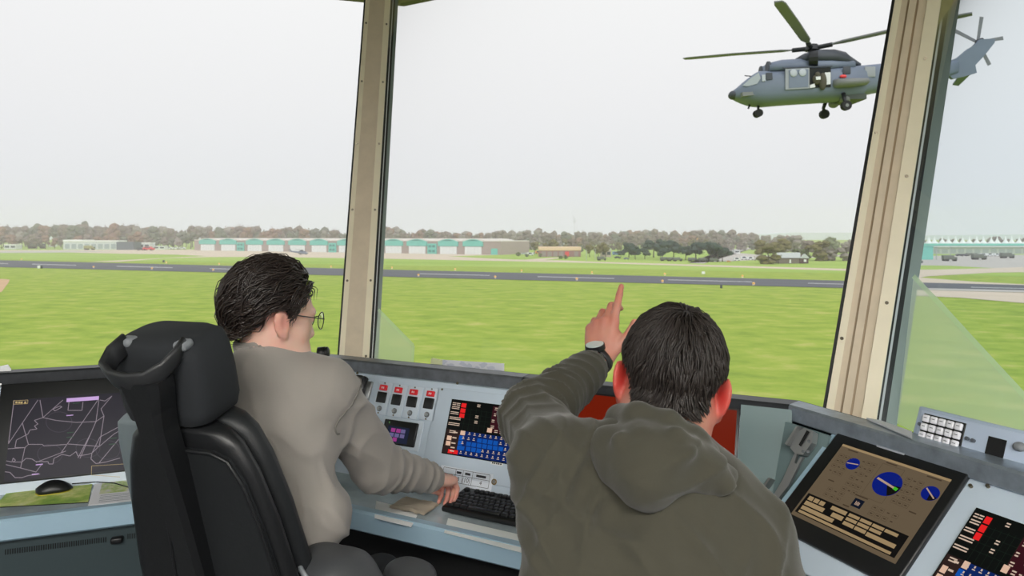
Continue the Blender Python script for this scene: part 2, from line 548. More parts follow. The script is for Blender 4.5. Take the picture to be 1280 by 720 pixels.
mb = MB(); mb.quad((-3500, -60, GZ), (3500, -60, GZ), (3500, 5000, GZ), (-3500, 5000, GZ))
tag(mb.build('floor_airfield', M_GRASS), kind='structure')
def patch(name, pxs, m, lvl):
    mb = MB(); mb.poly([G(x, y, 0.02 * lvl) for x, y in pxs])
    o = mb.build(name, m); tag(o, kind='structure'); return o
patch('trim_far_grass', [(-200, 321), (-200, 304), (1500, 304), (1500, 347), (1300, 346), (640, 334)], M_GRASS2, 1)
patch('trim_apron', [(-160, 313.2), (80, 312.6), (245, 312.0), (430, 312.5), (640, 318.2), (596, 319.5), (560, 320.6), (640, 324.4), (700, 325.5), (740, 327.2), (1065, 336.4), (1065, 338.8), (740, 328.8), (640, 326.6), (476, 323.4), (330, 321.2), (262, 321.4), (205, 323.0), (150, 327.3), (110, 327.3), (160, 325), (222, 321.8), (258, 320.2), (222, 318.4), (150, 317.2), (80, 315.6), (-160, 316.0)], M_APRON, 2)
patch('trim_taxiway', [(-160, 315.2), (90, 313.4), (150, 314.6), (60, 316.0), (-160, 316.8)], M_TAXI, 3)
patch('trim_apron_east', [(1090, 322), (1160, 320), (1290, 318.5), (1400, 318), (1400, 336), (1280, 334.2), (1245, 335.4), (1190, 332.4), (1090, 330.5)], M_TAXI, 2)
patch('trim_taxiway_east', [(1090, 337.0), (1170, 337.2), (1245, 335.2), (1280, 334), (1400, 331), (1400, 339), (1240, 341.0), (1160, 345.5), (1150, 347.2), (1215, 352.2), (1290, 356.2), (1290, 358), (1090, 354), (1090, 345)], M_APRON, 3)
patch('trim_runway', [(-240, 319.6), (0, 325.4), (1280, 356.6), (1500, 362.1), (1500, 371.4), (1280, 365.9), (1060, 360.4), (0, 334.0), (-240, 328.1)], M_ASPH, 4)
patch('trim_runway_shoulder', [(1100, 362.6), (1160, 363.0), (1280, 366.2), (1500, 371.6), (1500, 386), (1280, 379.2), (1200, 372.4), (1100, 368)], M_APRON, 3)
patch('trim_runway_strip', [(1160, 360.6), (1280, 363.6), (1500, 369.1), (1500, 371.5), (1280, 366.0), (1160, 363.0)], M_TAXI, 5)
patch('trim_bare_sand', [(-40, 346), (12, 349.5), (11, 353), (2, 365), (-60, 380)], M_SAND, 2)
patch('trim_path', [(1100, 318.6), (1100, 317), (1060, 318), (985, 322), (900, 314), (905, 313), (935, 309.5), (945, 309.5), (918, 316), (906, 319.4), (880, 329.5), (860, 328.8)], M_TAXI, 2)
patch('trim_path_west', [(655, 324.8), (690, 322.2), (702, 321.8), (700, 322.8), (676, 325.6)], M_APRON, 3)
# centre line dashes
k = 0
for x0, x1 in ((-60, 10), (40, 95), (146, 216), (262, 330), (525, 612), (672, 768), (835, 940), (1010, 1062), (1214, 1330)):
    yc = lambda x: 329.5 + 0.0248 * x
    mb = MB(); mb.poly([G(x0, yc(x0) - .25, .12), G(x1, yc(x1) - .25, .12), G(x1, yc(x1) + .35, .12), G(x0, yc(x0) + .35, .12)])
    o = mb.build('trim_centre_line', M_PAINT); tag(o, kind='structure')

# ---- mist over the field: a thin layer of real scattering air
hz = bpy.data.materials.new('ground_mist'); hz.use_nodes = True
hn, hl = hz.node_tree.nodes, hz.node_tree.links; hn.clear()
ho = hn.new('ShaderNodeOutputMaterial'); hv_ = hn.new('ShaderNodeVolumeScatter')
hv_.inputs['Density'].default_value = 0.0005; hv_.inputs['Color'].default_value = (1.0, 0.90, 1.0, 1)
hl.new(hv_.outputs[0], ho.inputs['Volume'])
mb = MB(); mb.box((0, 540, GZ + 23), (3600, 900, 50))
tag(mb.build('mist_layer', hz), 'thin pale mist lying over the far side of the airfield', 'mist', kind='stuff')

# ---- runway edge lamps and boards
M_LAMPW = mat('edge_lamp_white', (240, 225, 200), 0.4); M_LAMPO = mat('edge_lamp_amber', (245, 190, 110), 0.4)
M_DKPOST = mat('dark_post', (70, 76, 82), 0.6); M_WHITE = mat('white_panel', (228, 230, 232), 0.5)
def edge_lamp():
    t = empty('runway_edge_lamp', (0, 0, 0), 'small amber lamp standing on the grass edge of the runway', 'lamp', 'runway edge lamps')
    MB().cyl((0, 0, 0), (0, 0, 0.35), 0.28, 10).build('base', M_LAMPW, t, local=True)
    MB().ball((0, 0, 0.5), (0.36, 0.36, 0.3)).build('lens', M_LAMPO, t, local=True)
    return t
lamp0 = None
for x, y in ((27, 325.2), (208, 329.3), (274, 331.0), (414, 334.6), (490, 336), (569, 338), (652, 340), (740, 342.3), (831, 344.2), (928, 347), (117, 335), (190, 336.8), (266.5, 338.8), (523, 345.6), (619, 348), (721, 350.6), (828, 353.5), (942, 356.8)):
    p = G(x, y)
    if lamp0 is None:
        lamp0 = edge_lamp(); lamp0.location = p
    else: copy_tree(lamp0, loc=p)
def board(x, y, w, h, label, dark=False):
    p = G(x, y); s = p.y / FPX
    t = empty('airfield_marker_board', p, label, 'sign')
    MB().bbox(p + Vector((0, 0, h * s * .55)), (w * s, .3, h * s * .9), .05).build('panel', M_DKPOST if dark else M_WHITE, t)
    for q in (-.3, .3): MB().box(p + Vector((q * w * s, .05, h * s * .2)), (.1, .1, h * s * .4)).build('leg', M_DKPOST, t)
board(48.5, 336, 3.2, 4, 'white board on the near runway edge beside a dark board')
board(52, 335.8, 2.2, 4, 'narrow dark board on the near runway edge', True)
board(204.5, 328.2, 2.4, 3, 'small dark board on the grass beyond the runway', True)
board(879, 343, 4, 3.6, 'white and grey board on the grass strip before the pines')
board(901.5, 360.6, 2.6, 4.4, 'dark board on the near runway edge below the pines', True)

# ---- hangar row
M_BRICK = mat('hangar_brick', (172, 158, 154), 0.9, vary=(0.8, 0.12)); M_TEAL = mat('teal_cladding', (112, 196, 184), 0.6, vary=(0.4, 0.06)); M_HDOOR = mat('hangar_door_white', (226, 230, 232), 0.6)
M_HROOF = mat('hangar_roof', (214, 208, 204), 0.8); M_WIN = mat('dark_window', (70, 84, 92), 0.25); M_TEALD = mat('teal_dark', (70, 138, 132), 0.6)
LOG = []
hb0 = G(243, 312.8); hb1 = G(626, 318.6)
hu = (hb1 - hb0).normalized(); hv = Vector((-hu.y, hu.x, 0))     # away from the camera
if hv.y < 0: hv = -hv
def on_row(px):
    """distance along the row where the pixel column meets it"""
    r = Vector(((px - 640) / FPX, 1.0, 0))
    # hb0 + hu*s = r*t
    det = hu.x * -r.y - hu.y * -r.x
    s = (-hb0.x * -r.y - -hb0.y * -r.x) / det
    return s
def hp(s, d, z): return hb0 + hu * s + hv * d + Vector((0, 0, z))
hang = empty('hangar_row', hb0, 'long brick hangar row with teal arched fronts and white doors', 'building')
HH = 11.0
s0, s1 = on_row(243), on_row(626)
mb = MB(); mb.hexa([hp(s0, 0, 0), hp(s1, 0, 0), hp(s1, 40, 0), hp(s0, 40, 0), hp(s0, 0, HH * .8), hp(s1, 0, HH * .8), hp(s1, 40, HH * .8), hp(s0, 40, HH * .8)])
mb.build('wall', M_BRICK, hang)
bays = [(249.5, 270), (275, 296), (308, 329), (334, 356), (361, 383), (388, 410), (422, 444), (447, 470), (480, 504), (509, 534), (548, 573), (579, 604)]
towers = [(296.8, 305.5), (411.5, 420.5), (471, 478), (535, 546)]
for a, b in bays:
    sa, sb = on_row(a), on_row(b); w = sb - sa
    # arched teal front
    n = 9; arch = [hp(sa, -.8, HH * .50)] + [hp(sa + w * i / (n - 1), -.8, HH * (.78 + .16 * math.sin(math.pi * i / (n - 1)))) for i in range(n)] + [hp(sb, -.8, HH * .50)]
    f = MB().prism(arch, hv * 1.0).build('arched_front', M_TEAL, hang)
    arc2 = [hp(sa + w * (.2 + .6 * i / 6), -.9, HH * (.84 + .07 * math.sin(math.pi * i / 6))) for i in range(7)]
    MB().prism(arc2, hv * .2).build('arch_window', M_TEALD, f)
    rf = [hp(sa - w * .12, 0, HH * .8)] + [hp(sa - w * .12 + w * 1.24 * i / 8, 0, HH * (.86 + .12 * math.sin(math.pi * i / 8))) for i in range(9)] + [hp(sb + w * .12, 0, HH * .8)]
    MB().prism(rf, hv * 40).build('roof', M_HROOF, hang)
    d = MB().hexa([hp(sa + w * .10, -.5, 0), hp(sb - w * .08, -.5, 0), hp(sb - w * .08, .2, 0), hp(sa + w * .1, .2, 0), hp(sa + w * .1, -.5, HH * .48), hp(sb - w * .08, -.5, HH * .48), hp(sb - w * .08, .2, HH * .48), hp(sa + w * .1, .2, HH * .48)]).build('hangar_door', M_HDOOR, hang)
    for i in range(1, 5):
        q = sa + w * (.1 + .82 * i / 5); MB().box(hp(q, -.55, HH * .24), (.12, .12, HH * .46)).build('door_joint', mat('door_joint_grey', (196, 202, 206), .6), d)
for a, b in towers:
    sa, sb = on_row(a), on_row(b); w = sb - sa
    f = MB().hexa([hp(sa, -.8, 0), hp(sb, -.8, 0), hp(sb, .2, 0), hp(sa, .2, 0), hp(sa, -.8, HH * .66), hp(sb, -.8, HH * .66), hp(sb, .2, HH * .66), hp(sa, .2, HH * .66)]).build('stair_bay', M_TEAL, hang)
    for z in (.12, .42):
        for q in (.14, .56):
            MB().hexa([hp(sa + w * q, -.95, HH * z), hp(sa + w * (q + .3), -.95, HH * z), hp(sa + w * (q + .3), -.7, HH * z), hp(sa + w * q, -.7, HH * z), hp(sa + w * q, -.95, HH * (z + .13)), hp(sa + w * (q + .3), -.95, HH * (z + .13)), hp(sa + w * (q + .3), -.7, HH * (z + .13)), hp(sa + w * q, -.7, HH * (z + .13))]).build('window', M_TEALD, f)
sa, sb = on_row(614), on_row(622)
MB().hexa([hp(sa, -.3, 0), hp(sb, -.3, 0), hp(sb, .2, 0), hp(sa, .2, 0), hp(sa, -.3, HH * .38), hp(sb, -.3, HH * .38), hp(sb, .2, HH * .38), hp(sa, .2, HH * .38)]).build('side_door', M_TEAL, hang)
MB().hexa([hp(s0, -.4, HH * .8), hp(s1, -.4, HH * .8), hp(s1, 40, HH * .8), hp(s0, 40, HH * .8), hp(s0, -.4, HH * .86), hp(s1, -.4, HH * .86), hp(s1, 40, HH * .86), hp(s0, 40, HH * .86)]).build('roof_edge', M_HROOF, hang)

# ---- low buildings: a box in image terms with real depth
def block(name, x0, x1, yb, yt, label, m, roof_m, depth=12.0, roof_h=.12, cat='building', yaw=0.0, windows=0, win_m=None, wy=(.3, .7)):
    c = G((x0 + x1) / 2, yb); s = c.y / FPX
    w, h = (x1 - x0) * s, (yb - yt) * s
    t = empty(name, c, label, cat, rz=yaw)
    MB().box((0, depth / 2, h * (1 - roof_h) / 2), (w, depth, h * (1 - roof_h))).build('wall', m, t, local=True)
    MB().bbox((0, depth / 2, h * (1 - roof_h / 2)), (w * 1.02, depth * 1.04, h * roof_h), .1).build('roof', roof_m, t, local=True)
    for i in range(windows):
        q = -w / 2 + w * (i + .5) / windows
        f = MB().box((q, -.03, h * (wy[0] + wy[1]) / 2), (w / windows * .72, .12, h * (wy[1] - wy[0]))).build('window', win_m or M_WIN, t, local=True)
    return t, w, h
M_PALE = mat('pale_cladding', (206, 210, 214), .7); M_DKCLAD = mat('dark_cladding', (92, 104, 112), .7); M_WHROOF = mat('white_roof', (230, 230, 230), .8)
M_PINKROOF = mat('sandy_roof_edge', (226, 196, 168), .8); M_MAROON = mat('maroon_wall', (150, 116, 116), .9); M_REDDOOR = mat('red_door', (214, 70, 72), .6)
M_BLUECLAD = mat('blue_cladding', (104, 134, 152), .7); M_WOOD = mat('weathered_wood', (126, 116, 110), .9, vary=(1.2, .2)); M_DKWOOD = mat('dark_wood', (84, 68, 64), .9); M_SHEETROOF = mat('sheet_roof', (178, 186, 184), .6)
block('terminal_building', 80, 146, 312, 300.5, 'long white flat-roofed building west of the hangars with window bands', M_PALE, M_WHROOF, 16, .16, windows=8, win_m=mat('window_grey', (160, 170, 178), .3), wy=(.1, .62))
block('upper_block', 79, 101, 311.6, 299.6, 'taller white block at the end of the long flat-roofed building', M_PALE, M_WHROOF, 22, .2)
block('dark_shed', 145.5, 166, 312.4, 302.4, 'dark grey clad shed joined to the white flat-roofed building', M_DKCLAD, M_DKCLAD, 14, .06)
block('small_office', 166, 187, 312.0, 303.2, 'small pale office between the dark shed and the trees', M_PALE, M_WHROOF, 10, .14, windows=3)
block('portable_cabin', 192, 206, 311.8, 307.4, 'low white cabin beside the parked white vans', M_WHITE, M_PALE, 6, .2, windows=2)
block('roadside_hut', 5, 20, 311.6, 305.4, 'low grey hut at the edge of the wood', M_PALE, M_WHROOF, 8, .16, windows=2)
block('gate_hut', 61, 69, 308.6, 305.6, 'tiny white hut between the mast and the truck', M_WHITE, M_PALE, 4, .3)
t, w, h = block('fire_station', 674, 726, 321.0, 308.6, 'low maroon building with a sandy roof edge and one red door', M_MAROON, M_PINKROOF, 14, .38, windows=0)
for i, q in enumerate((.06, .2, .34, .48, .62, .84)):
    MB().box((-w / 2 + w * (q + .05), -.05, h * .28), (w * .1, .14, h * .5)).build('door', M_REDDOOR if i == 4 else mat('grey_shutter', (150, 138, 140), .7), t, local=True)
block('office_building', 645, 659, 312.6, 301.6, 'blue clad block with a white roof line behind the car park', M_BLUECLAD, M_WHROOF, 14, .16, windows=4)
block('warehouse', 694, 710, 310.0, 300.6, 'pale grey warehouse with roof units behind the maroon building', M_PALE, M_WHROOF, 14, .2, windows=3)
block('pink_kiosk', 752, 764, 321.4, 312.0, 'small pale pink building half behind the shrubs', mat('pink_wall', (200, 186, 180), .9), M_PALE, 8, .15, windows=2)
block('pump_house', 918, 925, 316.8, 312.4, 'tiny white house beyond the road', M_WHITE, M_PALE, 5, .25, windows=1)
block('teal_hall', 1120, 1166.5, 324.6, 307.6, 'teal clad hall beside the lamp frame below the tents', M_TEAL, M_TEAL, 16, .06, windows=0)
# long hall with the tent roofs behind
tt, w, h = block('market_hall', 1115, 1420, 317.6, 304.6, 'very long hall with a teal roof edge under white tent peaks', mat('hall_wall', (178, 184, 178), .9), M_TEAL, 24, .2, windows=30, win_m=mat('hall_band', (150, 160, 160), .6), wy=(.1, .5))
MB().box((0, -.8, h * .72), (w, .8, h * .12)).build('canopy', M_PALE, tt, local=True)
M_TENT = mat('tent_white', (238, 238, 236), .8)
tp = None
for i, x in enumerate((1122, 1133, 1143, 1154, 1160.5, 1171, 1178, 1188, 1196, 1205, 1214, 1222.5, 1232, 1240.5, 1250.5, 1258, 1268.5, 1276.5, 1286, 1295)):
    c = G(x, 317.6); s = c.y / FPX
    if tp is None:
        tp = empty('tent_peak', c, 'white pointed tent roof in the row above the teal roof edge', 'tent', 'white tent roofs above the teal edge')
        rings = []
        for f, r in ((0, 1), (.1, .78), (.25, .52), (.45, .30), (.7, .13), (1, .03)):
            rr = 2.9 * r * s / .55; z = h + 9.5 * f * s
            rings.append([(rr * math.cos(a * math.pi / 4 + .39), rr * math.sin(a * math.pi / 4 + .39) + 9, z) for a in range(8)])
        MB().loft(rings, smooth=True).build('canvas', M_TENT, tp, local=True)
        MB().cyl((0, 9, h + 9 * s), (0, 9, h + 11 * s), .12, 6).build('mast_tip', M_TENT, tp, local=True)
    else: copy_tree(tp, loc=c)
# wooden hut with the sheet roof
c = G(993, 329.6); s = c.y / FPX
t = empty('field_hut', c, 'weathered wooden hut with a grey sheet roof below the bushes', 'hut', rz=0.0)
w, h, d = 38 * s, 7.6 * s, 9.0
MB().box((-.17 * w, d / 2, h * .45), (w * .66, d, h * .9)).build('wall', M_WOOD, t, local=True)
MB().prism([(.16 * w, -.2, 0), (.5 * w, 1.2, 0), (.5 * w, 1.2, h * .95), (.34 * w, .4, h * 1.55), (.16 * w, -.2, h * .95)], (0, d, 0)).build('gable_wall', M_DKWOOD, t, local=True)
MB().hexa([(-.52 * w, -.6, h * .95), (.2 * w, -.6, h * .95), (.2 * w, -.4, h * 1.0), (-.52 * w, -.4, h * 1.0), (-.46 * w, d * .55, h * 1.72), (.34 * w, d * .55, h * 1.72), (.34 * w, d * .55, h * 1.8), (-.46 * w, d * .55, h * 1.8)]).build('roof', M_SHEETROOF, t, local=True)
MB().hexa([(.16 * w, -.5, h * .9), (.2 * w, -.5, h * .9), (.54 * w, .9, h * .86), (.53 * w, 1.0, h * .92), (.3 * w, .2, h * 1.6), (.34 * w, .2, h * 1.62), (.37 * w, .4, h * 1.62), (.36 * w, .4, h * 1.58)]).build('roof', M_SHEETROOF, t, local=True)
MB().box((.36 * w, .35, h * .5), (w * .08, .3, h * .4)).build('window', M_WHITE, t, local=True)
MB().box((-.14 * w, -.05, h * .4), (w * .05, .2, h * .6)).build('door', M_WHITE, t, local=True)

# ---- vehicles
M_TYRE = mat('tyre', (36, 36, 38), .8); M_CARGLASS = mat('car_glass', (62, 74, 84), .2)
CARP = {}
def car(x, y, colname, col, label, wpx=6.5, kind='car', group=None, yaw=0.0):
    c = G(x, y); L = wpx * c.y / FPX
    key = (kind, colname)
    if key not in CARP:
        t = empty({'car': 'parked_car', 'truck': 'military_truck', 'van': 'parked_van'}[kind], c, label, {'car': 'car', 'truck': 'truck', 'van': 'van'}[kind], group, rz=yaw)
        m = mat('paint_' + colname, col, .4, vary=(.9, .25) if kind == 'truck' else None)
        if kind == 'truck':
            MB().bbox((-.12, 0, .26), (.74, .30, .30), .02).build('cargo_body', m, t, local=True)
            MB().bbox((.36, 0, .2), (.2, .28, .2), .03).build('cab', m, t, local=True)
            MB().box((.44, 0, .24), (.06, .24, .08)).build('windscreen', M_CARGLASS, t, local=True)
            for q in (-.36, -.2, .34): MB().cyl((q, -.16, .08), (q, .16, .08), .08, 10).build('wheel', M_TYRE, t, local=True)
        else:
            hh = .36 if kind == 'car' else .5
            prof = [(-.5, .08), (.5, .08), (.5, .22), (.3, .26), (.16, hh), (-.3, hh), (-.44, .26), (-.5, .24)] if kind == 'car' else [(-.5, .08), (.5, .08), (.5, .26), (.36, hh * .95), (.3, hh), (-.48, hh), (-.5, .4)]
            MB().prism([(a, -.2, b) for a, b in prof], (0, .4, 0)).build('body', m, t, local=True)
            MB().prism([(-.32, -.205, .25), (.26, -.205, .25), (.15, -.205, hh - .03), (-.27, -.205, hh - .03)], (0, .41, 0)).build('side_window', M_CARGLASS, t, local=True)
            for q in (-.3, .3): MB().cyl((q, -.21, .08), (q, .21, .08), .08, 10).build('wheel', M_TYRE, t, local=True)
        CARP[key] = t
    else:
        t = copy_tree(CARP[key], loc=c, rz=yaw, label=label)
    t.scale = (L, L, L)
    if group: t['group'] = group
    return t
W = ('white', (226, 228, 230)); Gy = ('grey', (120, 128, 136)); Bl = ('blue', (88, 128, 176)); Rd = ('red', (206, 64, 70)); Bk = ('black', (58, 62, 68)); Og = ('orange', (228, 158, 84)); Gn = ('olive', (104, 112, 102)); Yg = ('mustard', (160, 158, 104))
car(46, 310.6, *Gn, 'olive army truck before the wood west of the white building', 21, 'truck')
car(112, 312.4, *Yg, 'mustard coloured truck before the white flat-roofed building', 13, 'truck')
car(186, 313.0, *Rd, 'red car parked before the small pale office', 13)
car(176, 313.0, *Bk, 'dark car parked beside the red car', 9)
lot = 'white cars beside the dark wood'
for x in (212, 220, 228): car(x, 311.6, *W, 'small white car in the row west of the hangars', 8, 'car', lot)
lot2 = 'pale cars in the car park by the maroon building'
random.seed(3)
for i in range(16):
    x = 622 + i * 3.6; car(x, 316.6 + .12 * i + random.uniform(-1.2, .8), *(W if i % 3 else ('silver', (196, 204, 212))), 'pale car in the car park east of the hangars', 6.0, 'car', lot2, random.choice((0, .3, -.3)))
car(673, 317.4, *Og, 'orange van in front of the maroon building', 8, 'van')
car(663, 319.4, *W, 'white van at the end of the car park', 7.5, 'van')
car(694, 320.4, *W, 'white car parked before the maroon building', 7)
car(687, 320.2, *Gy, 'grey car parked beside the white car at the maroon building', 6)
car(770, 319.0, *Bl, 'blue van beside the pale pink building', 9, 'van')
car(776, 318.6, *W, 'white car just behind the blue van', 6)
car(772, 323.2, *Bk, 'black car on the road below the blue van', 8); car(783, 324.4, *Gy, 'grey car on the grass under the pines', 7)
army = 'olive vehicles parked under the pines'
for x in (831, 840, 847, 866, 879, 893): car(x, 326.2 + (x - 831) * .02, *Gn, 'olive vehicle parked under the dark pines', 12, 'truck', army)
for x, y in ((921, 326.0), (930, 324.6), (938, 325.0)): car(x, y, *W, 'white van by the road beside the round bush', 8, 'van', 'white vans by the road')
car(911, 327.6, *Og, 'orange car by the road beside the white vans', 5)
car(757 - 5, 325.6, *Gn, 'olive truck alone on the grass before the shrubs', 12, 'truck')
e1 = 'army trucks on the eastern apron'
for i, (x, y, wp) in enumerate(((1187, 326.4, 18), (1224, 324.6, 18), (1259, 322.8, 17))): car(x, y, *Gn, ('low army truck alone on the apron beside the teal hall', 'army truck with a low nose in the middle of the apron', 'army truck on the apron under the last tents')[i], wp, 'truck', e1)
car(1149, 328.6, *Gn, 'olive truck half behind the window post', 9, 'truck')
e2 = 'cars along the market hall'
for x in (1229, 1237, 1246): car(x, 320.2, *W, 'white van along the far hall below the tents', 7.5, 'van', e2)
for x in (1199, 1205): car(x, 320.2, *Bk, 'black car along the far hall below the tents', 8, 'car', e2)
for x in (1212, 1219): car(x, 320.0, *Gn, 'olive truck parked along the far hall below the tents', 9, 'truck', e2)

# ---- masts
M_MAST = mat('mast_grey', (168, 172, 174), .6)
def mast(x, yb, yt, label, arms=(), r=.14):
    p = G(x, yb); s = p.y / FPX; h = (yb - yt) * s
    t = empty('lattice_mast', p, label, 'mast')
    MB().cyl(p, p + Vector((0, 0, h)), r, 6).build('pole', M_MAST, t)
    for f, wd in arms: MB().box(p + Vector((0, 0, h * f)), (wd * s, .2, .25)).build('arm', M_MAST, t)
mast(718, 312, 272, 'tall thin aerial mast with short arms above the trees', ((.98, 5), (.9, 6), (.86, 3)))
mast(59, 311, 297, 'slim pale mast before the dark wood', ((1, 1.6),))
mast(733, 326, 312.4, 'lamp post on the grass before the shrubs', ((1, 2),)); mast(744, 325.6, 311.6, 'lamp post beside the pale pink building', ((1, 2),))
mast(950.5, 312, 303, 'white pole behind the bushes by the road', ((1, 1.4),))
mast(1170.5, 324.6, 309, 'dark lamp frame standing beside the teal hall', ((1, 4), (.6, 3)), .2)
mast(1187.8, 319, 308.6, 'white mast before the far hall', ((1, 1.6),), .3)
# ------------------------------------------------------------------ trees
def tree_mesh(name, seed, wide=.34, low=.18, lumps=9, leaf=150, leafsize=.05, pine=False):
    """unit-height crown and trunk meshes"""
    rnd = random.Random(seed)
    mb = MB()
    for i in range(lumps):
        if pine: c = Vector((rnd.uniform(-.28, .28), rnd.uniform(-.28, .28), rnd.uniform(.42, .86))); r = rnd.uniform(.13, .2)
        else:
            z = rnd.uniform(low + .15, .86); sp = wide * (1 - abs(z - .55) * 1.3)
            a = rnd.uniform(0, 6.28); q = sp * math.sqrt(rnd.random()) * .75
            c = Vector((q * math.cos(a), q * math.sin(a), z)); r = rnd.uniform(.11, .2)
        bm = bmesh.new(); bmesh.ops.create_icosphere(bm, subdivisions=2, radius=1)
        off = Vector((rnd.random() * 50, 0, 0))
        vs = []
        for v in bm.verts:
            k = r * (1 + .55 * mnoise.noise(v.co * 2.3 + off))
            vs.append(c + Vector((v.co.x * k, v.co.y * k, v.co.z * k * .85)))
        bm.verts.index_update(); fs = [tuple(v.index for v in f.verts) for f in bm.faces]; bm.free()
        mb.add(vs, fs)
        for j in range(leaf // lumps):
            d = Vector((rnd.gauss(0, 1), rnd.gauss(0, 1), rnd.gauss(0, 1))).normalized()
            p = c + d * r * rnd.uniform(.95, 1.35); s = leafsize * rnd.uniform(.4, 1)
            a = Vector((rnd.gauss(0, 1), rnd.gauss(0, 1), rnd.gauss(0, 1))).normalized(); b = a.cross(d + Vector((.01, 0, 0))).normalized()
            mb.add([p + a * s, p - a * s * .6 + b * s * .7, p - a * s * .6 - b * s * .7], [(0, 1, 2)])
    crown = mb.mesh(name + '_crown')
    tb = MB(); tb.tube([(0, 0, 0), (.01, 0, .3), (0, .01, .75)], [.028, .022, .008], 6)
    for i in range(4):
        a = rnd.uniform(0, 6.28); tb.tube([(0, 0, .3 + .1 * i), (.15 * math.cos(a), .15 * math.sin(a), .5 + .1 * i)], [.012, .004], 4)
    trunk = tb.mesh(name + '_trunk')
    return crown, trunk
M_TRUNK = mat('bark', (96, 88, 80), .95)
FOL = {
    'bare_brown': mat('fol_bare_brown', (132, 121, 110), .95, vary=(.55, .2, (110, 103, 94)), spec=.1),
    'rust': mat('fol_rust', (150, 120, 102), .95, vary=(.5, .2, (124, 106, 92)), spec=.1),
    'grey_green': mat('fol_grey_green', (118, 122, 106), .95, vary=(.5, .2, (98, 104, 92)), spec=.1),
    'olive': mat('fol_olive', (124, 118, 76), .95, vary=(.6, .2, (98, 96, 66)), spec=.1),
    'pine': mat('fol_pine', (74, 92, 82), .95, vary=(.7, .25, (52, 70, 62)), spec=.1),
    'yellow': mat('fol_yellow', (196, 160, 70), .95, vary=(.6, .2), spec=.1),
    'orange': mat('fol_orange', (206, 152, 84), .95, vary=(.6, .2), spec=.1),
    'bush_green': mat('fol_bush_green', (116, 128, 92), .95, vary=(.6, .25), spec=.1),
    'twig': mat('fol_twig', (146, 140, 132), .95, vary=(.6, .2), spec=.1),
    'far2': mat('fol_far', (172, 178, 186), .95, spec=.05),
}
TM = {}
for i in range(5): TM['round%d' % i] = tree_mesh('broadleaf%d' % i, 10 + i, wide=.36 + .03 * (i % 3), lumps=9 + i % 3)
for i in range(2): TM['pine%d' % i] = tree_mesh('pine%d' % i, 40 + i, lumps=10, pine=True, leaf=260, leafsize=.06)
for i in range(2): TM['bush%d' % i] = tree_mesh('bush%d' % i, 60 + i, wide=.6, low=-.1, lumps=12, leaf=360, leafsize=.045)
for i in range(1): TM['cone%d' % i] = tree_mesh('conifer%d' % i, 70 + i, wide=.2, low=0, lumps=12, leaf=200)
MESHCACHE = {}
trnd = random.Random(11)
def tree(x, yb, yt, form, fol, label, group=None, wscale=1.0, name='tree', cat='tree', D=None):
    if D is None: p = G(x, yb); h = (yb - yt) * p.y / FPX
    else:
        p = Vector(((x - 640) / FPX * D, D, GZ)); h = (HOR - yt) / FPX * D + 12.0
    t = bpy.data.objects.new(name, None); COL.objects.link(t); t.location = p
    t.rotation_euler = (0, 0, trnd.uniform(0, 6.28)); t.scale = (h * wscale, h * wscale, h)
    tag(t, label, cat, group)
    key = (form, fol)
    if key not in MESHCACHE:
        c = TM[form][0].copy(); c.materials.append(FOL[fol]); MESHCACHE[key] = c
        if not TM[form][1].materials: TM[form][1].materials.append(M_TRUNK)
    for nm, me in (('crown', MESHCACHE[key]), ('trunk', TM[form][1])):
        o = bpy.data.objects.new(nm, me); COL.objects.link(o); o.parent = t
    return t
FL = {'bare_brown': 'bare brown tree in the misty wood along the horizon', 'rust': 'rust tinted tree in the misty wood along the horizon', 'grey_green': 'grey green tree in the misty wood along the horizon', 'twig': 'pale twiggy tree in the misty wood along the horizon'}
def where(x):
    return ('west of the white flat-roofed building' if x < 80 else 'behind the white flat-roofed building' if x < 240 else 'behind the hangars west of the light post' if x < 432 else 'behind the hangars east of the light post' if x < 640 else 'beyond the maroon building' if x < 790 else 'beyond the pines')
FL = {'bare_brown': 'bare brown tree of the misty wood ', 'rust': 'rust tinted tree of the misty wood ', 'grey_green': 'grey green tree of the misty wood ', 'twig': 'pale twiggy tree of the misty wood '}
def top(x):
    """height of the wood's skyline"""
    T = [(-40, 279), (0, 280), (60, 280), (100, 279), (150, 278), (200, 281), (250, 280), (300, 280), (330, 281), (380, 283), (430, 286), (480, 281), (520, 285), (560, 288), (590, 287), (640, 287), (670, 284), (700, 288), (760, 287), (800, 285), (840, 287), (880, 284), (930, 288), (960, 293), (1000, 293)]
    for (a, ya), (b, yb) in zip(T, T[1:]):
        if a <= x <= b: return ya + (yb - ya) * (x - a) / (b - a)
    return 293
x = -40.0
while x < 985:
    r = trnd.random(); base = 309.0 if x < 260 else (309.5 if x < 640 else 309)
    fol = 'bare_brown' if r < .55 else ('grey_green' if r < .75 else ('rust' if r < .9 else 'twig'))
    if x > 640 and fol == 'grey_green' and r < .65: fol = 'rust'
    tree(x + trnd.uniform(-2, 2), base + trnd.uniform(-.8, .8), top(x) + trnd.uniform(-.6, 2.2), 'round%d' % trnd.randrange(5), fol, FL[fol] + where(x), 'trees of the wood along the horizon', trnd.uniform(.75, 1.0))
    x += trnd.uniform(5.0, 7.2)
x = -40.0
while x < 945:      # a lower row in front, away from the hangars
    if not (240 < x < 640):
        fol = trnd.choice(('bare_brown', 'grey_green', 'bare_brown', 'rust'))
        tree(x, 311.0, 292 + trnd.uniform(-3, 4), 'round%d' % trnd.randrange(5), fol, FL[fol] + where(x), 'trees of the wood along the horizon', trnd.uniform(.9, 1.1))
    x += trnd.uniform(9, 12)
x = 640.0
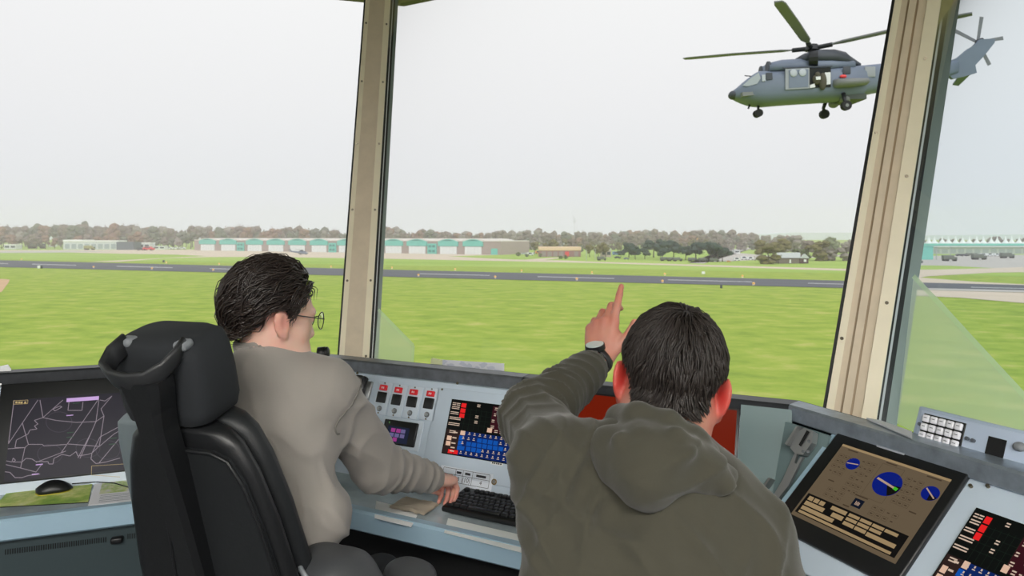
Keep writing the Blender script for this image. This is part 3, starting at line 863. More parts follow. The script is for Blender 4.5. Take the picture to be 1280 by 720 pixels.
while x < 948:      # brushwood filling the foot of the wood beyond the car park
    fol = trnd.choice(('bare_brown', 'grey_green', 'olive', 'twig'))
    tree(x, 312.5, 299 + trnd.uniform(-3, 3), 'bush%d' % trnd.randrange(2), fol, {'bare_brown': 'brown brushwood clump at the foot of the misty wood', 'grey_green': 'grey green brushwood clump at the foot of the misty wood', 'olive': 'olive brushwood clump at the foot of the misty wood', 'twig': 'pale brushwood clump at the foot of the misty wood'}[fol], 'brushwood at the foot of the wood', trnd.uniform(.8, 1.1), 'brushwood', 'bush')
    x += trnd.uniform(7, 10)
for x in range(985, 1068, 7):
    fol = trnd.choice(('bare_brown', 'twig', 'olive'))
    tree(x + trnd.uniform(-2, 2), 315, 301 + trnd.uniform(-3, 3), 'bush%d' % trnd.randrange(2), fol, {'bare_brown': 'brown', 'twig': 'pale', 'olive': 'olive'}[fol] + ' brushwood clump behind the wooden hut and its bushes', 'brushwood behind the hut', trnd.uniform(.9, 1.2), 'brushwood', 'bush')
tree(104, 309, 275.6, 'cone0', 'grey_green', 'tall dark conifer rising above the wood', None, .6)
tree(136.5, 308, 293.5, 'round2', 'yellow', 'yellow autumn tree behind the white flat-roofed building', None, 1.0)
tree(223, 312, 295, 'round1', 'twig', 'pale bare tree at the west end of the hangars', None, .8)
tree(639, 316, 299.6, 'round3', 'olive', 'olive green round tree at the east end of the hangars', None, 1.1)
for i, (x, yt, f) in enumerate(((668, 301, 'olive'), (681, 302, 'olive'), (691, 299, 'olive'), (715, 296, 'bare_brown'), (724, 303, 'grey_green'), (737, 305, 'olive'), (748, 304, 'olive'), (757, 303, 'olive'))):
    tree(x, 318 + (i > 4) * 3.6, yt, 'round%d' % (i % 5), f, {'olive': 'olive tree near the maroon building', 'bare_brown': 'taller bare tree behind the maroon building', 'grey_green': 'dark grey green tree at the end of the maroon building'}[f], 'trees near the maroon building' if f == 'olive' else None, .9)
for i, (x, yt, yb, fo) in enumerate(((786, 302.5, 322, 0), (794, 309, 324, 1), (817, 298.5, 322, 0), (806, 310, 324, 1), (842, 300, 324, 1), (857, 307, 325, 0), (828, 309, 325, 1), (870, 302, 325, 0), (890, 302, 326, 1), (903, 308, 327, 0), (897, 303, 327, 1), (776, 313, 322, 1))):
    tree(x, yb, yt, 'pine%d' % fo, 'pine', 'dark green pine in the row beyond the runway', 'dark pines beyond the runway', 1.3)
tree(873, 312, 296.6, 'round0', 'orange', 'small orange tree peeping over the pines', None, .5)
for i, (x, yb, yt, fo, fol, lab) in enumerate((
        (960, 330, 306, 'bush0', 'olive', 'big round olive bush beside the wooden hut'),
        (978, 325, 298, 'round2', 'olive', 'tall brown bush above the roof of the hut'),
        (968, 322, 295.5, 'round4', 'bare_brown', 'brown bush behind the round olive bush'),
        (1000, 325, 305, 'bush1', 'bush_green', 'green bush behind the ridge of the hut'),
        (992, 318, 292.5, 'round0', 'twig', 'pale bare tree behind the hut'),
        (1022, 326, 300, 'bush0', 'olive', 'olive shrub to the east of the hut'),
        (1040, 326, 308, 'bush1', 'twig', 'pale twiggy shrub near the window post'),
        (1039, 318, 294, 'round1', 'bush_green', 'slim green tree over the twiggy shrub'),
        (1058, 326, 305, 'bush0', 'twig', 'pale twiggy shrub half behind the window post'),
        (1011, 320, 298, 'round3', 'bare_brown', 'brown tree between the hut and the olive shrub'),
        (1030, 318, 303, 'bush1', 'bare_brown', 'brown scrub behind the olive shrub'),
        (952, 324, 300, 'round2', 'olive', 'olive tree rising behind the round bush'))):
    tree(x, yb, yt, fo, fol, lab, None, 1.5 if fo.startswith('bush') else 1.15, 'bush' if fo.startswith('bush') else 'tree', 'bush' if fo.startswith('bush') else 'tree')
for i, (x, y, w) in enumerate(((648, 320, 1), (658, 321, 1), (676, 321.4, .8), (700, 323.4, 1.2), (708, 323.6, 1.2))):
    tree(x, y, y - 5.2, 'bush%d' % (i % 2), 'bush_green', 'low green hedge clump on the grass before the car park', 'hedge clumps before the car park', 1.4 * w, 'hedge_clump', 'hedge')
for i, x in enumerate((1124, 1136, 1149, 1157, 1166, 1177, 1184, 1193, 1201, 1211, 1219, 1227, 1236, 1245, 1254, 1263, 1272, 1281, 1291)):
    tree(x + (i % 3), 313, 296.5 - (4 if 1240 < x < 1262 else 0) + (i % 4) * .7, 'round%d' % (i % 5), 'bare_brown' if i % 3 else 'twig', 'round brown tree between the white tent peaks', 'trees behind the tents', .8)
# far hills in the mist
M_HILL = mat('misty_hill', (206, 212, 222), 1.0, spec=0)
mb = MB(); n = 60
ring = []
for i in range(n + 1):
    x = -500 + i * 2300 / n; D = 2600
    hgt = 14 + 10 * (mnoise.noise(Vector((i * .31, 0, 0))) + .5) + (10 if 960 < x < 1120 else 0)
    ring.append((Vector(((x - 640) / FPX * D, D, GZ)), hgt))
for (p, h), (q, h2) in zip(ring, ring[1:]):
    up, bk = Vector((0, 0, 1)), Vector((0, 200, 0))
    mb.hexa([p, q, q + bk, p + bk, p + up * h, q + up * h2, q + bk + up * h2, p + bk + up * h])
tag(mb.build('trim_far_hills', M_HILL), kind='structure')

# ------------------------------------------------------------------ helicopters
M_HELI = mat('heli_grey', (114, 126, 146), .55, vary=(.7, .12)); M_HELI_D = mat('heli_dark', (66, 71, 80), .6); M_HELI_B = mat('heli_belly', (66, 76, 70), .6)
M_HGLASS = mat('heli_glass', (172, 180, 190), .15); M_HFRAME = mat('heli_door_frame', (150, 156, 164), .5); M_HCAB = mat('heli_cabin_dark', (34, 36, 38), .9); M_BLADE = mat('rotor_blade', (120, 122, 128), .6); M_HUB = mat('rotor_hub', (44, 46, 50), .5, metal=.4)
M_SPONS = mat('sponson_grey', (118, 122, 122), .5); M_LRED = mat('nav_light_red', (235, 70, 70), .4); M_CREWW = mat('crew_white', (222, 224, 228), .8)
def helicopter(loc, S, rz, label, detail=True):
    """nose towards -x; profile in photo pixels about (1010,100); one pixel = S metres"""
    t = empty('helicopter', loc, label, 'helicopter', rz=rz)
    def P(px, py, y=0.0): return Vector(((px - 1010) * S, y, (100 - py) * S))
    st = [(913.8, 117.5, 121.0, .10), (917, 112.6, 123.6, .42), (922, 109.0, 125.6, .66), (931, 101.0, 128.8, .95), (938, 95.6, 131.0, 1.08), (944, 91.4, 132.2, 1.15), (955, 91.0, 132.8, 1.18), (972, 90.4, 131.2, 1.2), (1000, 89.0, 129.2, 1.2), (1030, 87.2, 127.4, 1.2), (1052, 85.6, 126.6, 1.2), (1070, 84.0, 125.4, 1.12), (1074, 83.8, 119.8, 1.05), (1095, 81.4, 116.0, .85), (1115, 79.2, 112.0, .66), (1150, 78.4, 105.2, .48), (1183, 77.2, 96.4, .34), (1196, 76.0, 92.0, .22)]
    rings = []
    for px, a, b, hw in st:
        n = 20; ring = []
        for k in range(n):
            th = 2 * math.pi * k / n; c, s = math.cos(th), math.sin(th)
            e = .62
            yy = hw * math.copysign(abs(c) ** e, c); zz = math.copysign(abs(s) ** e, s)
            ring.append(P(px, (a + b) / 2 - zz * (b - a) / 2, yy))
        rings.append(ring)
    fus = MB().loft(rings).build('fuselage', M_HELI, t, local=True)
    def side(name, pts, m, parent, y=-1.21, th=.05):
        return MB().prism([P(x, yy, y) for x, yy in pts], (0, th, 0), m).build(name, None, parent, local=True)
    # glazing and dark belly
    for sy in (-1, 1):
        pts = [(922.5, 110.6), (931.5, 102.4), (939.6, 96.6), (941.6, 104), (938, 110), (928, 112)]
        MB().prism([P(x, y, sy * (.70 + (x - 922) * .022)) for x, y in pts], (0, sy * .06, 0)).build('windscreen', M_HGLASS, fus, local=True)
        MB().prism([P(x, y, sy * 1.15) for x, y in ((948, 97.2), (955.5, 97.0), (956, 105), (948.6, 105.6))], (0, sy * .06, 0)).build('cockpit_window', M_HELI_D, fus, local=True)
        MB().prism([P(x, y, sy * 1.14) for x, y in ((943.2, 99.4), (947.4, 99.2), (947.6, 107), (943.4, 107.6))], (0, sy * .06, 0)).build('cockpit_window', M_HGLASS, fus, local=True)
        if detail:
            MB().bbox(P(1076, 95, sy * 1.03), (.62, .06, .60), .12).build('cabin_window', M_HFRAME, fus, local=True)
            MB().bbox(P(1046, 94, sy * 1.19), (.44, .06, .44), .12).build('cabin_window', M_HELI_D, fus, local=True)
            MB().ball(P(1092.6, 94, sy * .82), (.2, .1, .2)).build('cabin_window', M_HFRAME, fus, local=True)
    # nose cap
    MB().ball(P(916.5, 119, 0), (.28, .42, .26)).build('nose_radome', M_HELI_D, t, local=True)
    MB().prism([P(x, y, -.2) for x, y in ((921, 119.6), (946, 118.4), (948, 122), (922, 124.4))], (0, -.78, 0)).build('nose_panel', M_SPONS, t, local=True)
    # cabin opening and slid-back door
    if detail:
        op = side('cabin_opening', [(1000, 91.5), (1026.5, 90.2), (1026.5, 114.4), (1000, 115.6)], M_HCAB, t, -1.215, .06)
        dr = side('sliding_door', [(971, 92.8), (1000, 91.6), (1000, 116.2), (971, 117.8)], M_HFRAME, t, -1.27, .07)
        side('door_skin', [(975, 94.6), (998.4, 93.4), (998.4, 114.6), (975, 116)], M_HELI, dr, -1.29, .03)
        for q in (980.5, 991.5): MB().ball(P(q, 98 - (q - 980) * .05, -1.31), (.22, .03, .22)).build('door_window', M_HGLASS, dr, local=True)
        side('door_rail', [(968, 91.2), (1028, 88.6), (1028, 89.6), (968, 92.2)], M_HELI_D, t, -1.26, .06)
        # crew member seated in the doorway
        pr = MB()
        pr.ball(P(1009.4, 100.4, -1.3), (.15, .15, .19)); pr.ball(P(1009, 105.5, -1.26), (.26, .16, .3)); pr.ball(P(1016, 108, -1.28), (.22, .18, .5))
        pr.build('crew_silhouette', mat('crew_olive', (84, 80, 70), .9), t, local=True)
        side('seat_back', [(1019, 97), (1026, 96.6), (1026, 111), (1021, 111.6)], M_CREWW, t, -1.235, .04)
        side('bag', [(1006, 103.2), (1011.6, 102.8), (1011.6, 106.6), (1006.4, 107)], M_CREWW, t, -1.47, .04)
        side('bag', [(1000.6, 112.4), (1006, 110.6), (1007, 115), (1000.4, 116)], M_CREWW, t, -1.3, .05)
    # engine cowling and rotor fairing
    def deck(name, prof, hw, m):
        rr = []
        for px, yt, yb, w in prof:
            rr.append([P(px, yb, -w), P(px, yb - (yb - yt) * .55, -w), P(px, yt, -w * .6), P(px, yt, w * .6), P(px, yb - (yb - yt) * .55, w), P(px, yb, w)])
        return MB().loft(rr).build(name, m, t, local=True)
    eng = deck('engine_cowling', [(955, 82, 93, .95), (972, 78, 92, 1.0), (998, 76.6, 91, 1.0), (1030, 76, 90, 1.0), (1060, 78, 88, .9)], 1, M_HELI)
    for sy in (-1, 1): MB().cyl(P(954.4, 86.6, sy * .55), P(957, 86.6, sy * .55), .32, 14).build('engine_intake', M_HELI_D, eng, local=True)
    fair = deck('rotor_fairing', [(996.5, 72, 80, .7), (1001, 69.6, 80, .85), (1020, 65.2, 80, .95), (1038, 65.0, 80, .95), (1052, 68, 82, .85), (1058, 72, 83, .7), (1072, 79.4, 84, .4)], 1, M_HELI_D)
    for sy in (-1, 1): MB().cyl(P(1003, 79, sy * .9), P(1012, 79, sy * 1.1), .42, 12).build('exhaust', M_HUB, fair, local=True)
    # sponsons, belly step and wheels
    for sy in (-1, 1):
        q = MB(); rr = []
        for px, yt, yb, w in ((1029, 106, 113.6, .12), (1033, 105, 116, .5), (1050, 104.6, 115.6, .62), (1068, 104.4, 112.6, .5), (1073.5, 105, 109, .12)):
            rr.append([P(px, (yt + yb) / 2 - math.sin(a) * (yb - yt) / 2, sy * (1.1 + .5 * max(w, .1)) + sy * math.cos(a) * w * .7) for a in [2 * math.pi * k / 12 for k in range(12)]])
        sp = q.loft(rr).build('sponson', M_SPONS, t, local=True)
        MB().ball(P(1041, 101.8, sy * 1.26), (.2, .1, .1)).build('navigation_lamp', M_LRED if sy < 0 else M_HGLASS, sp, local=True)
        MB().tube([P(1043, 122, sy * 1.1), P(1042, 130, sy * 1.3), P(1043.4, 137, sy * 1.35)], [.12, .1, .08], 8).build('landing_leg', M_HUB, t, local=True)
        w = MB(); w.cyl(P(1043.4, 137.6, sy * 1.2), P(1043.4, 137.6, sy * 1.5), .27, 16); wh = w.build('wheel', M_TYRE, t, local=True)
        MB().cyl(P(1043.4, 137.6, sy * 1.51), P(1043.4, 137.6, sy * 1.49), .1, 10).build('wheel_hub', M_SPONS, wh, local=True)
        MB().ball(P(1049, 127, sy * .7), (.3, .3, .25)).build('wheel_housing', M_SPONS, t, local=True)
    MB().box(P(1060, 124.6, 0), (1.2, 1.9, .3)).build('belly_pack', M_HELI_B, t, local=True)
    MB().tube([P(948, 130), P(947.6, 140)], [.09, .06], 8).build('nose_leg', M_HUB, t, local=True)
    for sy in (-.16, .16): MB().cyl(P(947.4, 141.8, sy - .08), P(947.4, 141.8, sy + .08), .23, 14).build('nose_wheel', M_TYRE, t, local=True)
    MB().tube([P(937, 131), P(935.4, 136)], [.06, .05], 6).build('antenna', M_HUB, t, local=True)
    MB().tube([P(931, 94.6), P(939.6, 97.6, -.4)], .03, 6).build('air_probe', M_HUB, t, local=True)
    # fin
    fin = MB(); o = Vector((0, .12, 0))
    fin.prism([P(x, y, -.12) for x, y in ((1183, 77.5), (1196, 72.5), (1210, 61), (1218, 56.5), (1224, 49.6), (1242, 49), (1241.6, 54), (1229, 70), (1217.6, 82), (1219.4, 91.6), (1205, 96), (1190, 99), (1183, 93.6))], (0, .24, 0)).build('tail_fin', M_HELI, t, local=True)
    MB().prism([P(1206, 86.5, .1), P(1220, 87.5, .1), P(1229, 97.0, 2.2), P(1221, 96.0, 2.2)], (0, 0, .08)).build('tail_plane', M_HELI, t, local=True)
    # tail rotor (far side)
    hubp = P(1229, 50, .45)
    tr = MB().cyl(hubp - Vector((0, .35, 0)), hubp + Vector((0, .06, 0)), .16, 12).build('tail_rotor_hub', M_HUB, t, local=True)
    for k in range(5):
        a = 2 * math.pi * k / 5 + 1.42
        d = Vector((math.cos(a), 0, math.sin(a))); e = Vector((-math.sin(a), 0, math.cos(a)))
        b0, b1 = hubp + d * .15, hubp + d * 1.52
        MB().hexa([b0 - e * .08, b0 + e * .08, b0 + e * .08 + Vector((0, .04, 0)), b0 - e * .08 + Vector((0, .04, 0)), b1 - e * .11, b1 + e * .11, b1 + e * .11 + Vector((0, .03, 0)), b1 - e * .11 + Vector((0, .03, 0))]).build('tail_rotor_blade', M_BLADE, tr, local=True)
    # main rotor
    hp_ = P(1015, 60.5, 0)
    MB().cyl(P(1015, 68), hp_ + Vector((0, 0, .12)), .22, 12, r2=.2).build('rotor_mast', M_HUB, t, local=True)
    hb = MB().cyl(hp_ + Vector((0, 0, -.12)), hp_ + Vector((0, 0, .2)), .42, 16, r2=.32).build('rotor_hub', M_HUB, t, local=True)
    for k in range(4):
        az = math.radians(145 + 90 * k)
        d = Vector((math.cos(az), math.sin(az), .05)).normalized(); e = Vector((-math.sin(az), math.cos(az), 0))
        pts = []
        for r, wd, dz in ((.35, .12, 0), (1.2, .1, .02), (1.7, .26, .03), (4.5, .28, .12), (7.4, .28, .16), (7.8, .20, .16)):
            c = hp_ + d * r + Vector((0, 0, dz))
            pts.append([c - e * wd + Vector((0, 0, -.02)), c + e * wd * .9 + Vector((0, 0, -.03)), c + e * wd + Vector((0, 0, .02)), c - e * wd + Vector((0, 0, .06))])
        bl = MB().loft(pts, smooth=False).build('rotor_blade', M_BLADE, t, local=True)
        MB().cyl(hp_ + d * .3, hp_ + d * 1.1, .13, 10).build('blade_cuff', M_HUB, bl, local=True)
    return t
S40 = 40.0 / FPX
helicopter(U(1010, 100, 40.0), S40, 0.0, 'grey military helicopter flying low past the tower with open cabin door')
# parked helicopter on the apron, seen from its other side
pk = G(378, 318.4)
h2 = helicopter(pk, S40, math.pi, 'small dark helicopter parked on the apron before the hangars', False)
h2.location = pk + Vector((0, 0, (143.4 - 100) * S40 * .82)); h2.scale = (.82, .82, .82)
# ------------------------------------------------------------------ consoles
M_CONS = mat('console_blue_grey', (196, 210, 224), .42, vary=(6, .05), bump=(120, .05, .001))  # base colour raised to the brightness of the lit panels
M_CONS_L = mat('console_light_edge', (160, 188, 206), .32, coat=.3)
M_CONS_G = mat('console_green_grey', (112, 132, 134), .5, vary=(7, .06))
M_RAIL = mat('brushed_rail', (128, 132, 138), .38, metal=.55, vary=(22, .35), stretch=(1, 1, 1), bump=(90, .1, .001))
M_RAIL_D = mat('dark_rail', (62, 64, 68), .4, metal=.4, vary=(22, .3))
M_RAIL_B = mat('bright_rail', (168, 180, 192), .35, metal=.6, vary=(24, .3))
M_DESK = mat('desk_glass_top', (200, 214, 222), .10, coat=1.0, vary=(4, .25, (146, 158, 162)))  # pale base carries part of the glass top's sky reflection
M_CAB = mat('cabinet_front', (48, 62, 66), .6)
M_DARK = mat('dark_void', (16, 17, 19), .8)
M_BEZ = mat('black_bezel', (22, 23, 25), .38)
M_SLOT = mat('vent_slot_black', (14, 16, 17), .9)
M_BLACKP = mat('black_plastic', (20, 21, 23), .4)
M_GREYP = mat('grey_plastic', (120, 124, 128), .5)
M_STEEL = mat('brushed_steel', (176, 178, 178), .3, metal=.85, bump=(80, .15, .001))
ZR = CAMZ - .48            # top of the rail
A_ = Vector((-.823, 2.773, 0)); B_ = Vector((.80, 1.96, 0))
class Facet:
    def __init__(s, O, u, n): s.O, s.u, s.n = O, u.normalized(), n.normalized()
    def p(s, u, a, z): return s.O + s.u * u + s.n * a + Vector((0, 0, z))
um = (B_ - A_).normalized()
FM = Facet(A_, um, Vector((um.y, -um.x, 0)))
ul = Vector((1, .37, 0)).normalized()
FL_ = Facet(A_, ul, Vector((ul.y, -ul.x, 0)))
ur = Vector((.40, -.916, 0)).normalized()
FR = Facet(B_, ur, Vector((ur.y, -ur.x, 0)))
LM_ = (B_ - A_).length
# mitre directions at the two corners
def mitre(F, G_): 
    m = (F.n + G_.n).normalized(); return m / m.dot(F.n)
MA = mitre(FL_, FM); MBv = mitre(FM, FR)
ZD = CAMZ - .86            # desk surface
TA, TB = .03, .165         # panel top / bottom distance from the rail line
ZPT, ZPB = ZR - .045, ZD
DESK = .417
def cpts(F, end0, end1, a, z):
    """two points at distance a from the rail line; ends are mitred at A or B or square"""
    def e(k):
        if k == 'A': return A_ + MA * a + Vector((0, 0, z))
        if k == 'B': return B_ + MBv * a + Vector((0, 0, z))
        return F.p(k, a, z)
    return e(end0), e(end1)
def bar(mb, F, e0, e1, prof, m=None):
    """sweep a profile [(a,z)...] along a facet between two ends"""
    n = len(prof); r0, r1 = [], []
    for a, z in prof:
        p, q = cpts(F, e0, e1, a, z); r0.append(p); r1.append(q)
    mb.loft([r0, r1], m, False, True)
    return mb
def console(F, e0, e1, label, railm, panelm, panel=True):
    base = (cpts(F, e0, e1, .2, 0)[0] + cpts(F, e0, e1, .2, 0)[1]) / 2
    t = empty('control_console', base, label, 'console')
    if panel:
        bar(MB(), F, e0, e1, [(TA, ZPT), (TB, ZPB), (TB - .02, ZPB), (TA - .02, ZPT)]).build('panel', panelm, t)
    bar(MB(), F, e0, e1, [(-.055, ZR), (-.052, ZR - .035), (TA - .02, ZPT), (TB - .02, ZPB), (TB - .02, .0), (-.055, .0)] if panel else [(-.055, ZR), (-.052, ZR - .035), (-.03, ZPT), (-.03, ZPB), (TB - .02, ZPB - .03), (TB - .02, .0), (-.055, .0)]).build('back', M_CAB, t)
    d = bar(MB(), F, e0, e1, [(TB - .02, ZD), (DESK - .02, ZD), (DESK - .02, ZD - .03), (TB - .02, ZD - .03)]).build('desk_top', M_DESK, t)
    bar(MB(), F, e0, e1, [(DESK - .034, ZD + .003), (DESK - .008, ZD + .003), (DESK, ZD - .004), (DESK, ZD - .058), (DESK - .01, ZD - .066), (DESK - .03, ZD - .066)]).build('edge_lip', M_CONS_L, t)
    return t
def rail(F, e0, e1, m, label):
    base = cpts(F, e0, e1, .0, ZR)[0]
    t = bar(MB(), F, e0, e1, [(-.055, ZR - .045), (-.055, ZR - .003), (-.052, ZR), (.006, ZR), (.012, ZR - .006), (.012, ZR - .043), (.008, ZR - .046)]).build('console_rail', m)
    return tag(rooted(t, base), label, 'rail')
CM = console(FM, 'A', 'B', 'middle blue grey console with a switch panel and two men at it', M_RAIL, M_CONS)
CL = console(FL_, -2.0, 'A', 'blue grey console holding the dark map monitor behind the black chair', M_RAIL_D, M_CONS)
CR = console(FR, 'B', 1.0, 'blue grey console with the sandy display and the keypad box on its rail', M_RAIL_B, M_CONS, panel=False)
u_joint = (U(655, 471, 2.34) - A_).dot(FM.u)
rail(FM, 'A', u_joint - .003, M_RAIL, 'grey brushed metal rail above the switch panel')
rail(FM, u_joint, 'B', M_RAIL_D, 'dark brushed metal rail above the orange red screen')
rail(FL_, -2.0, 'A', M_RAIL_D, 'dark metal rail above the map monitor')
rail(FR, 'B', 1.0, M_RAIL_B, 'bright worn metal rail under the keypad box')
# panel planes
def pplane(F):
    p0 = F.p(0, TA, ZPT); dn = F.n * (TB - TA) + Vector((0, 0, ZPB - ZPT)); nr = F.u.cross(dn).normalized()
    if nr.dot(F.n) < 0: nr = -nr
    return p0, nr, dn.normalized()
PM, NM, DM = pplane(FM); PL_, NL, DL = pplane(FL_); PR_, NR, DR = pplane(FR)
class Plate:
    """a rectangle on a panel, from pixel corners: u to the right, v down"""
    def __init__(s, F, P, N, Dn, tl, right_px, bottom_px, off=0.0):
        P = P + N * off
        s.N = N; s.u = F.u; s.v = Dn
        s.o = hit(*tl, P, N)
        s.w = (hit(*right_px, P, N) - s.o).dot(s.u); s.h = (hit(*bottom_px, P, N) - s.o).dot(s.v)
        s.R = frame3(s.u, -s.v, s.N)
    def at(s, x, y, z=0.0): return s.o + s.u * (x * s.w) + s.v * (y * s.h) + s.N * z
    def box(s, mb, x0, y0, x1, y1, z0, z1, m=None):
        mb.hexa([s.at(x0, y0, z0), s.at(x1, y0, z0), s.at(x1, y1, z0), s.at(x0, y1, z0), s.at(x0, y0, z1), s.at(x1, y0, z1), s.at(x1, y1, z1), s.at(x0, y1, z1)], m); return mb
    def bbox(s, mb, x0, y0, x1, y1, z0, z1, r, m=None):
        c = s.at((x0 + x1) / 2, (y0 + y1) / 2, (z0 + z1) / 2)
        mb.bbox(c, ((x1 - x0) * s.w, (y1 - y0) * s.h, z1 - z0), r, s.R, m); return mb
    def quad(s, mb, x0, y0, x1, y1, z, m=None):
        mb.quad(s.at(x0, y1, z), s.at(x1, y1, z), s.at(x1, y0, z), s.at(x0, y0, z), m); return mb
    def text(s, mb, body, x, y, size, z, m=None):
        vs, fs = text_mesh(body, size)
        c = s.at(x, y, z)
        mb.add([c + s.u * v.x - s.v * v.y for v in vs], fs, m); return mb
    def line(s, mb, pts, wd, z, m=None):
        q = [s.at(x, y, z) for x, y in pts]
        for a, b in zip(q, q[1:]):
            t = (b - a)
            if t.length < 1e-6: continue
            t.normalize(); sd = t.cross(s.N) * wd / 2
            mb.quad(a - sd, b - sd, b + sd, a + sd, m)
        return mb
def em(name, col, e=1.0): return mat(name, col, .35, emit=e, spec=.3)
def glow(name, col, e=.55):
    """lit screen colour: black glass that gives off light"""
    if name in MATS: return MATS[name]
    m = mat(name, (8, 8, 9), .3, spec=.08)
    b = m.node_tree.nodes['Principled BSDF']
    b.inputs['Emission Color'].default_value = rgb(*col); b.inputs['Emission Strength'].default_value = e
    return m
S_BLACK = glow('screen_black', (14, 18, 16), .6); S_RED = glow('screen_red', (232, 34, 36), .9); S_BLUE = glow('screen_blue', (14, 84, 176), .85); S_NAVY = glow('screen_navy', (10, 38, 100), .8)
S_PEACH = glow('screen_peach', (236, 196, 170), .8); S_MAROON = glow('screen_maroon', (58, 16, 26), .8); S_GRID = glow('screen_grid', (30, 44, 34), .7); S_TXT = glow('screen_text', (220, 196, 176), .8); S_BROWN = glow('screen_brown', (52, 36, 34), .7)

def touch_screen(pl, parent, cols_hidden=True):
    scr = pl.bbox(MB(), -.015, -.02, 1.015, 1.02, -.004, .0015, .001).build('screen', S_BLACK, parent)
    z = .0020
    mb = MB()
    NC, NR_ = 13, 11.0
    cw, rh = 1 / NC, 1 / NR_
    pl.quad(mb, 8 * cw, .02, 1, 5.55 * rh, z, S_MAROON)
    pl.quad(mb, 2.7 * cw, 6.1 * rh, 1, 1, z, S_NAVY)
    pl.quad(mb, 0, 6.1 * rh, 2.7 * cw, 1, z, S_BROWN)
    for i in range(3, 9): pl.quad(mb, i * cw - .002, .12, i * cw + .002, .54, z + .0003, S_GRID)
    for j in (1.6, 2.6, 3.6, 4.6): pl.quad(mb, 2 * cw, j * rh - .002, 8 * cw, j * rh + .002, z + .0003, S_GRID)
    mb.build('display_fields', None, scr)
    z2 = z + .0006
    def key(x, y, w, h, m): 
        pl.quad(MB(), x * cw + .004, y * rh + .005, (x + w) * cw - .004, (y + h) * rh - .005, z2).build('touch_key', m, scr)
    for j in (.35, 1.45, 2.5): key(1.9, j, 1.05, 1.0, S_RED)
    key(2.7, 6.0, 1, 1, S_PEACH); key(0.3, 7.4, 1, 1, S_PEACH); key(0.3, 8.5, 1, 1, S_PEACH)
    key(1.0, 10.1, 1, .9, S_RED); key(2.0, 10.1, 1, .9, S_RED); key(7.6, 4.7, 1, 1.0, S_PEACH)
    for j in (7, 8, 9): key(2.6, j + .05, .95, 1, S_BLUE)
    for j, r in ((7, range(6, 10)), (8, range(4, 11)), (9, range(4, 7))):
        for i in r: key(i + .1 + .1 * (j - 7), j + .05, .95, .95, S_BLUE)
    key(12, 10, 1, 1, S_BLUE); key(3.2, 9.1, .9, .9, S_BLUE)
    mb = MB()
    for x, y, w in ((.2, .5, .7), (1.0, .5, .7), (.2, 1.3, 1.5), (.1, 2.4, 1.6), (.1, 3.5, 2.2), (.1, 4.7, 2.2), (.6, 6.3, 1.2), (8.4, .5, .6), (8.4, 1.7, .4), (8.2, 3, .5), (8.2, 4.2, .6), (9.0, 5.0, .6), (10, 5.1, .4), (5, .3, .6), (5, 2.6, .6), (5, 3.7, .6)):
        for k in range(2): pl.quad(mb, x * cw, (y + .35 * k) * rh, (x + w) * cw, (y + .35 * k + .16) * rh, z2)
    rr = random.Random(5)
    for j in (6.2, 7.2, 8.2, 9.2, 10.15):
        for i in range(3, 13):
            if (j, i) in ((7.2, 6), (7.2, 7), (7.2, 8), (7.2, 9)): continue
            if 8 < j < 9 and 4 <= i < 11: continue
            if 9 < j < 10 and i in (4, 5, 6, 3): continue
            x = i + .38
            pl.quad(mb, x * cw, j * rh, (x + .22) * cw, (j + .25) * rh, z2 + .0002); pl.quad(mb, (x - .12) * cw, (j + .38) * rh, (x + .34) * cw, (j + .5) * rh, z2 + .0002)
    for j in (6.5, 7.6, 8.7, 9.6, 10.3):
        pl.quad(mb, 1.4 * cw, j * rh, 2.2 * cw, (j + .25) * rh, z2 + .0002)
    o = mb.build('key_captions', S_TXT, scr); o['kind'] = 'stuff'
    mb = MB()
    for bx, by, s_ in ((9.9, 1.4, '7'), (11, 1.4, '8'), (12, 1.4, '9'), (9.8, 2.4, '4'), (10.9, 2.4, '5'), (11.9, 2.4, '6'), (9.7, 3.5, '1'), (10.7, 3.5, '2'), (11.7, 3.5, '3'), (10.6, 4.6, '0')):
        pl.text(MB(), s_, (bx + .3) * cw, (by + .3) * rh, pl.h * .085, z2 + .0003).build('digit', S_TXT, scr)
    return scr
# --- touch panel unit in the middle console
t = empty('touch_panel', hit(590, 540, PM, NM), 'black touch screen with red and blue keys set in the middle console', 'screen')
fr = Plate(FM, PM, NM, DM, (548, 484), (668, 497), (518, 588))
fr.bbox(MB(), 0, 0, 1, 1, -.004, .004, .003).build('mounting_plate', M_CONS, t)
tp_ = Plate(FM, PM, NM, DM, (566, 500), (651, 510), (545, 564), .0045)
touch_screen(tp_, t)
tagp = Plate(FM, PM, NM, DM, (614, 576), (629, 578.5), (612.5, 580), .0042)
pl = tagp; q = pl.box(MB(), 0, 0, 1, 1, 0, .001).build('name_strip', mat('label_white', (222, 224, 224), .5), t)
for k in range(5): pl.quad(MB(), .1 + .17 * k, .3, .22 + .17 * k, .75, .0013).build('print', M_BLACKP, q)
for x, y in ((553.5, 487), (663, 498)): 
    c = hit(x, y, PM, NM) + NM * .004; MB().cyl(c, c + NM * .002, .004, 10).build('screw', M_SCREW, t)
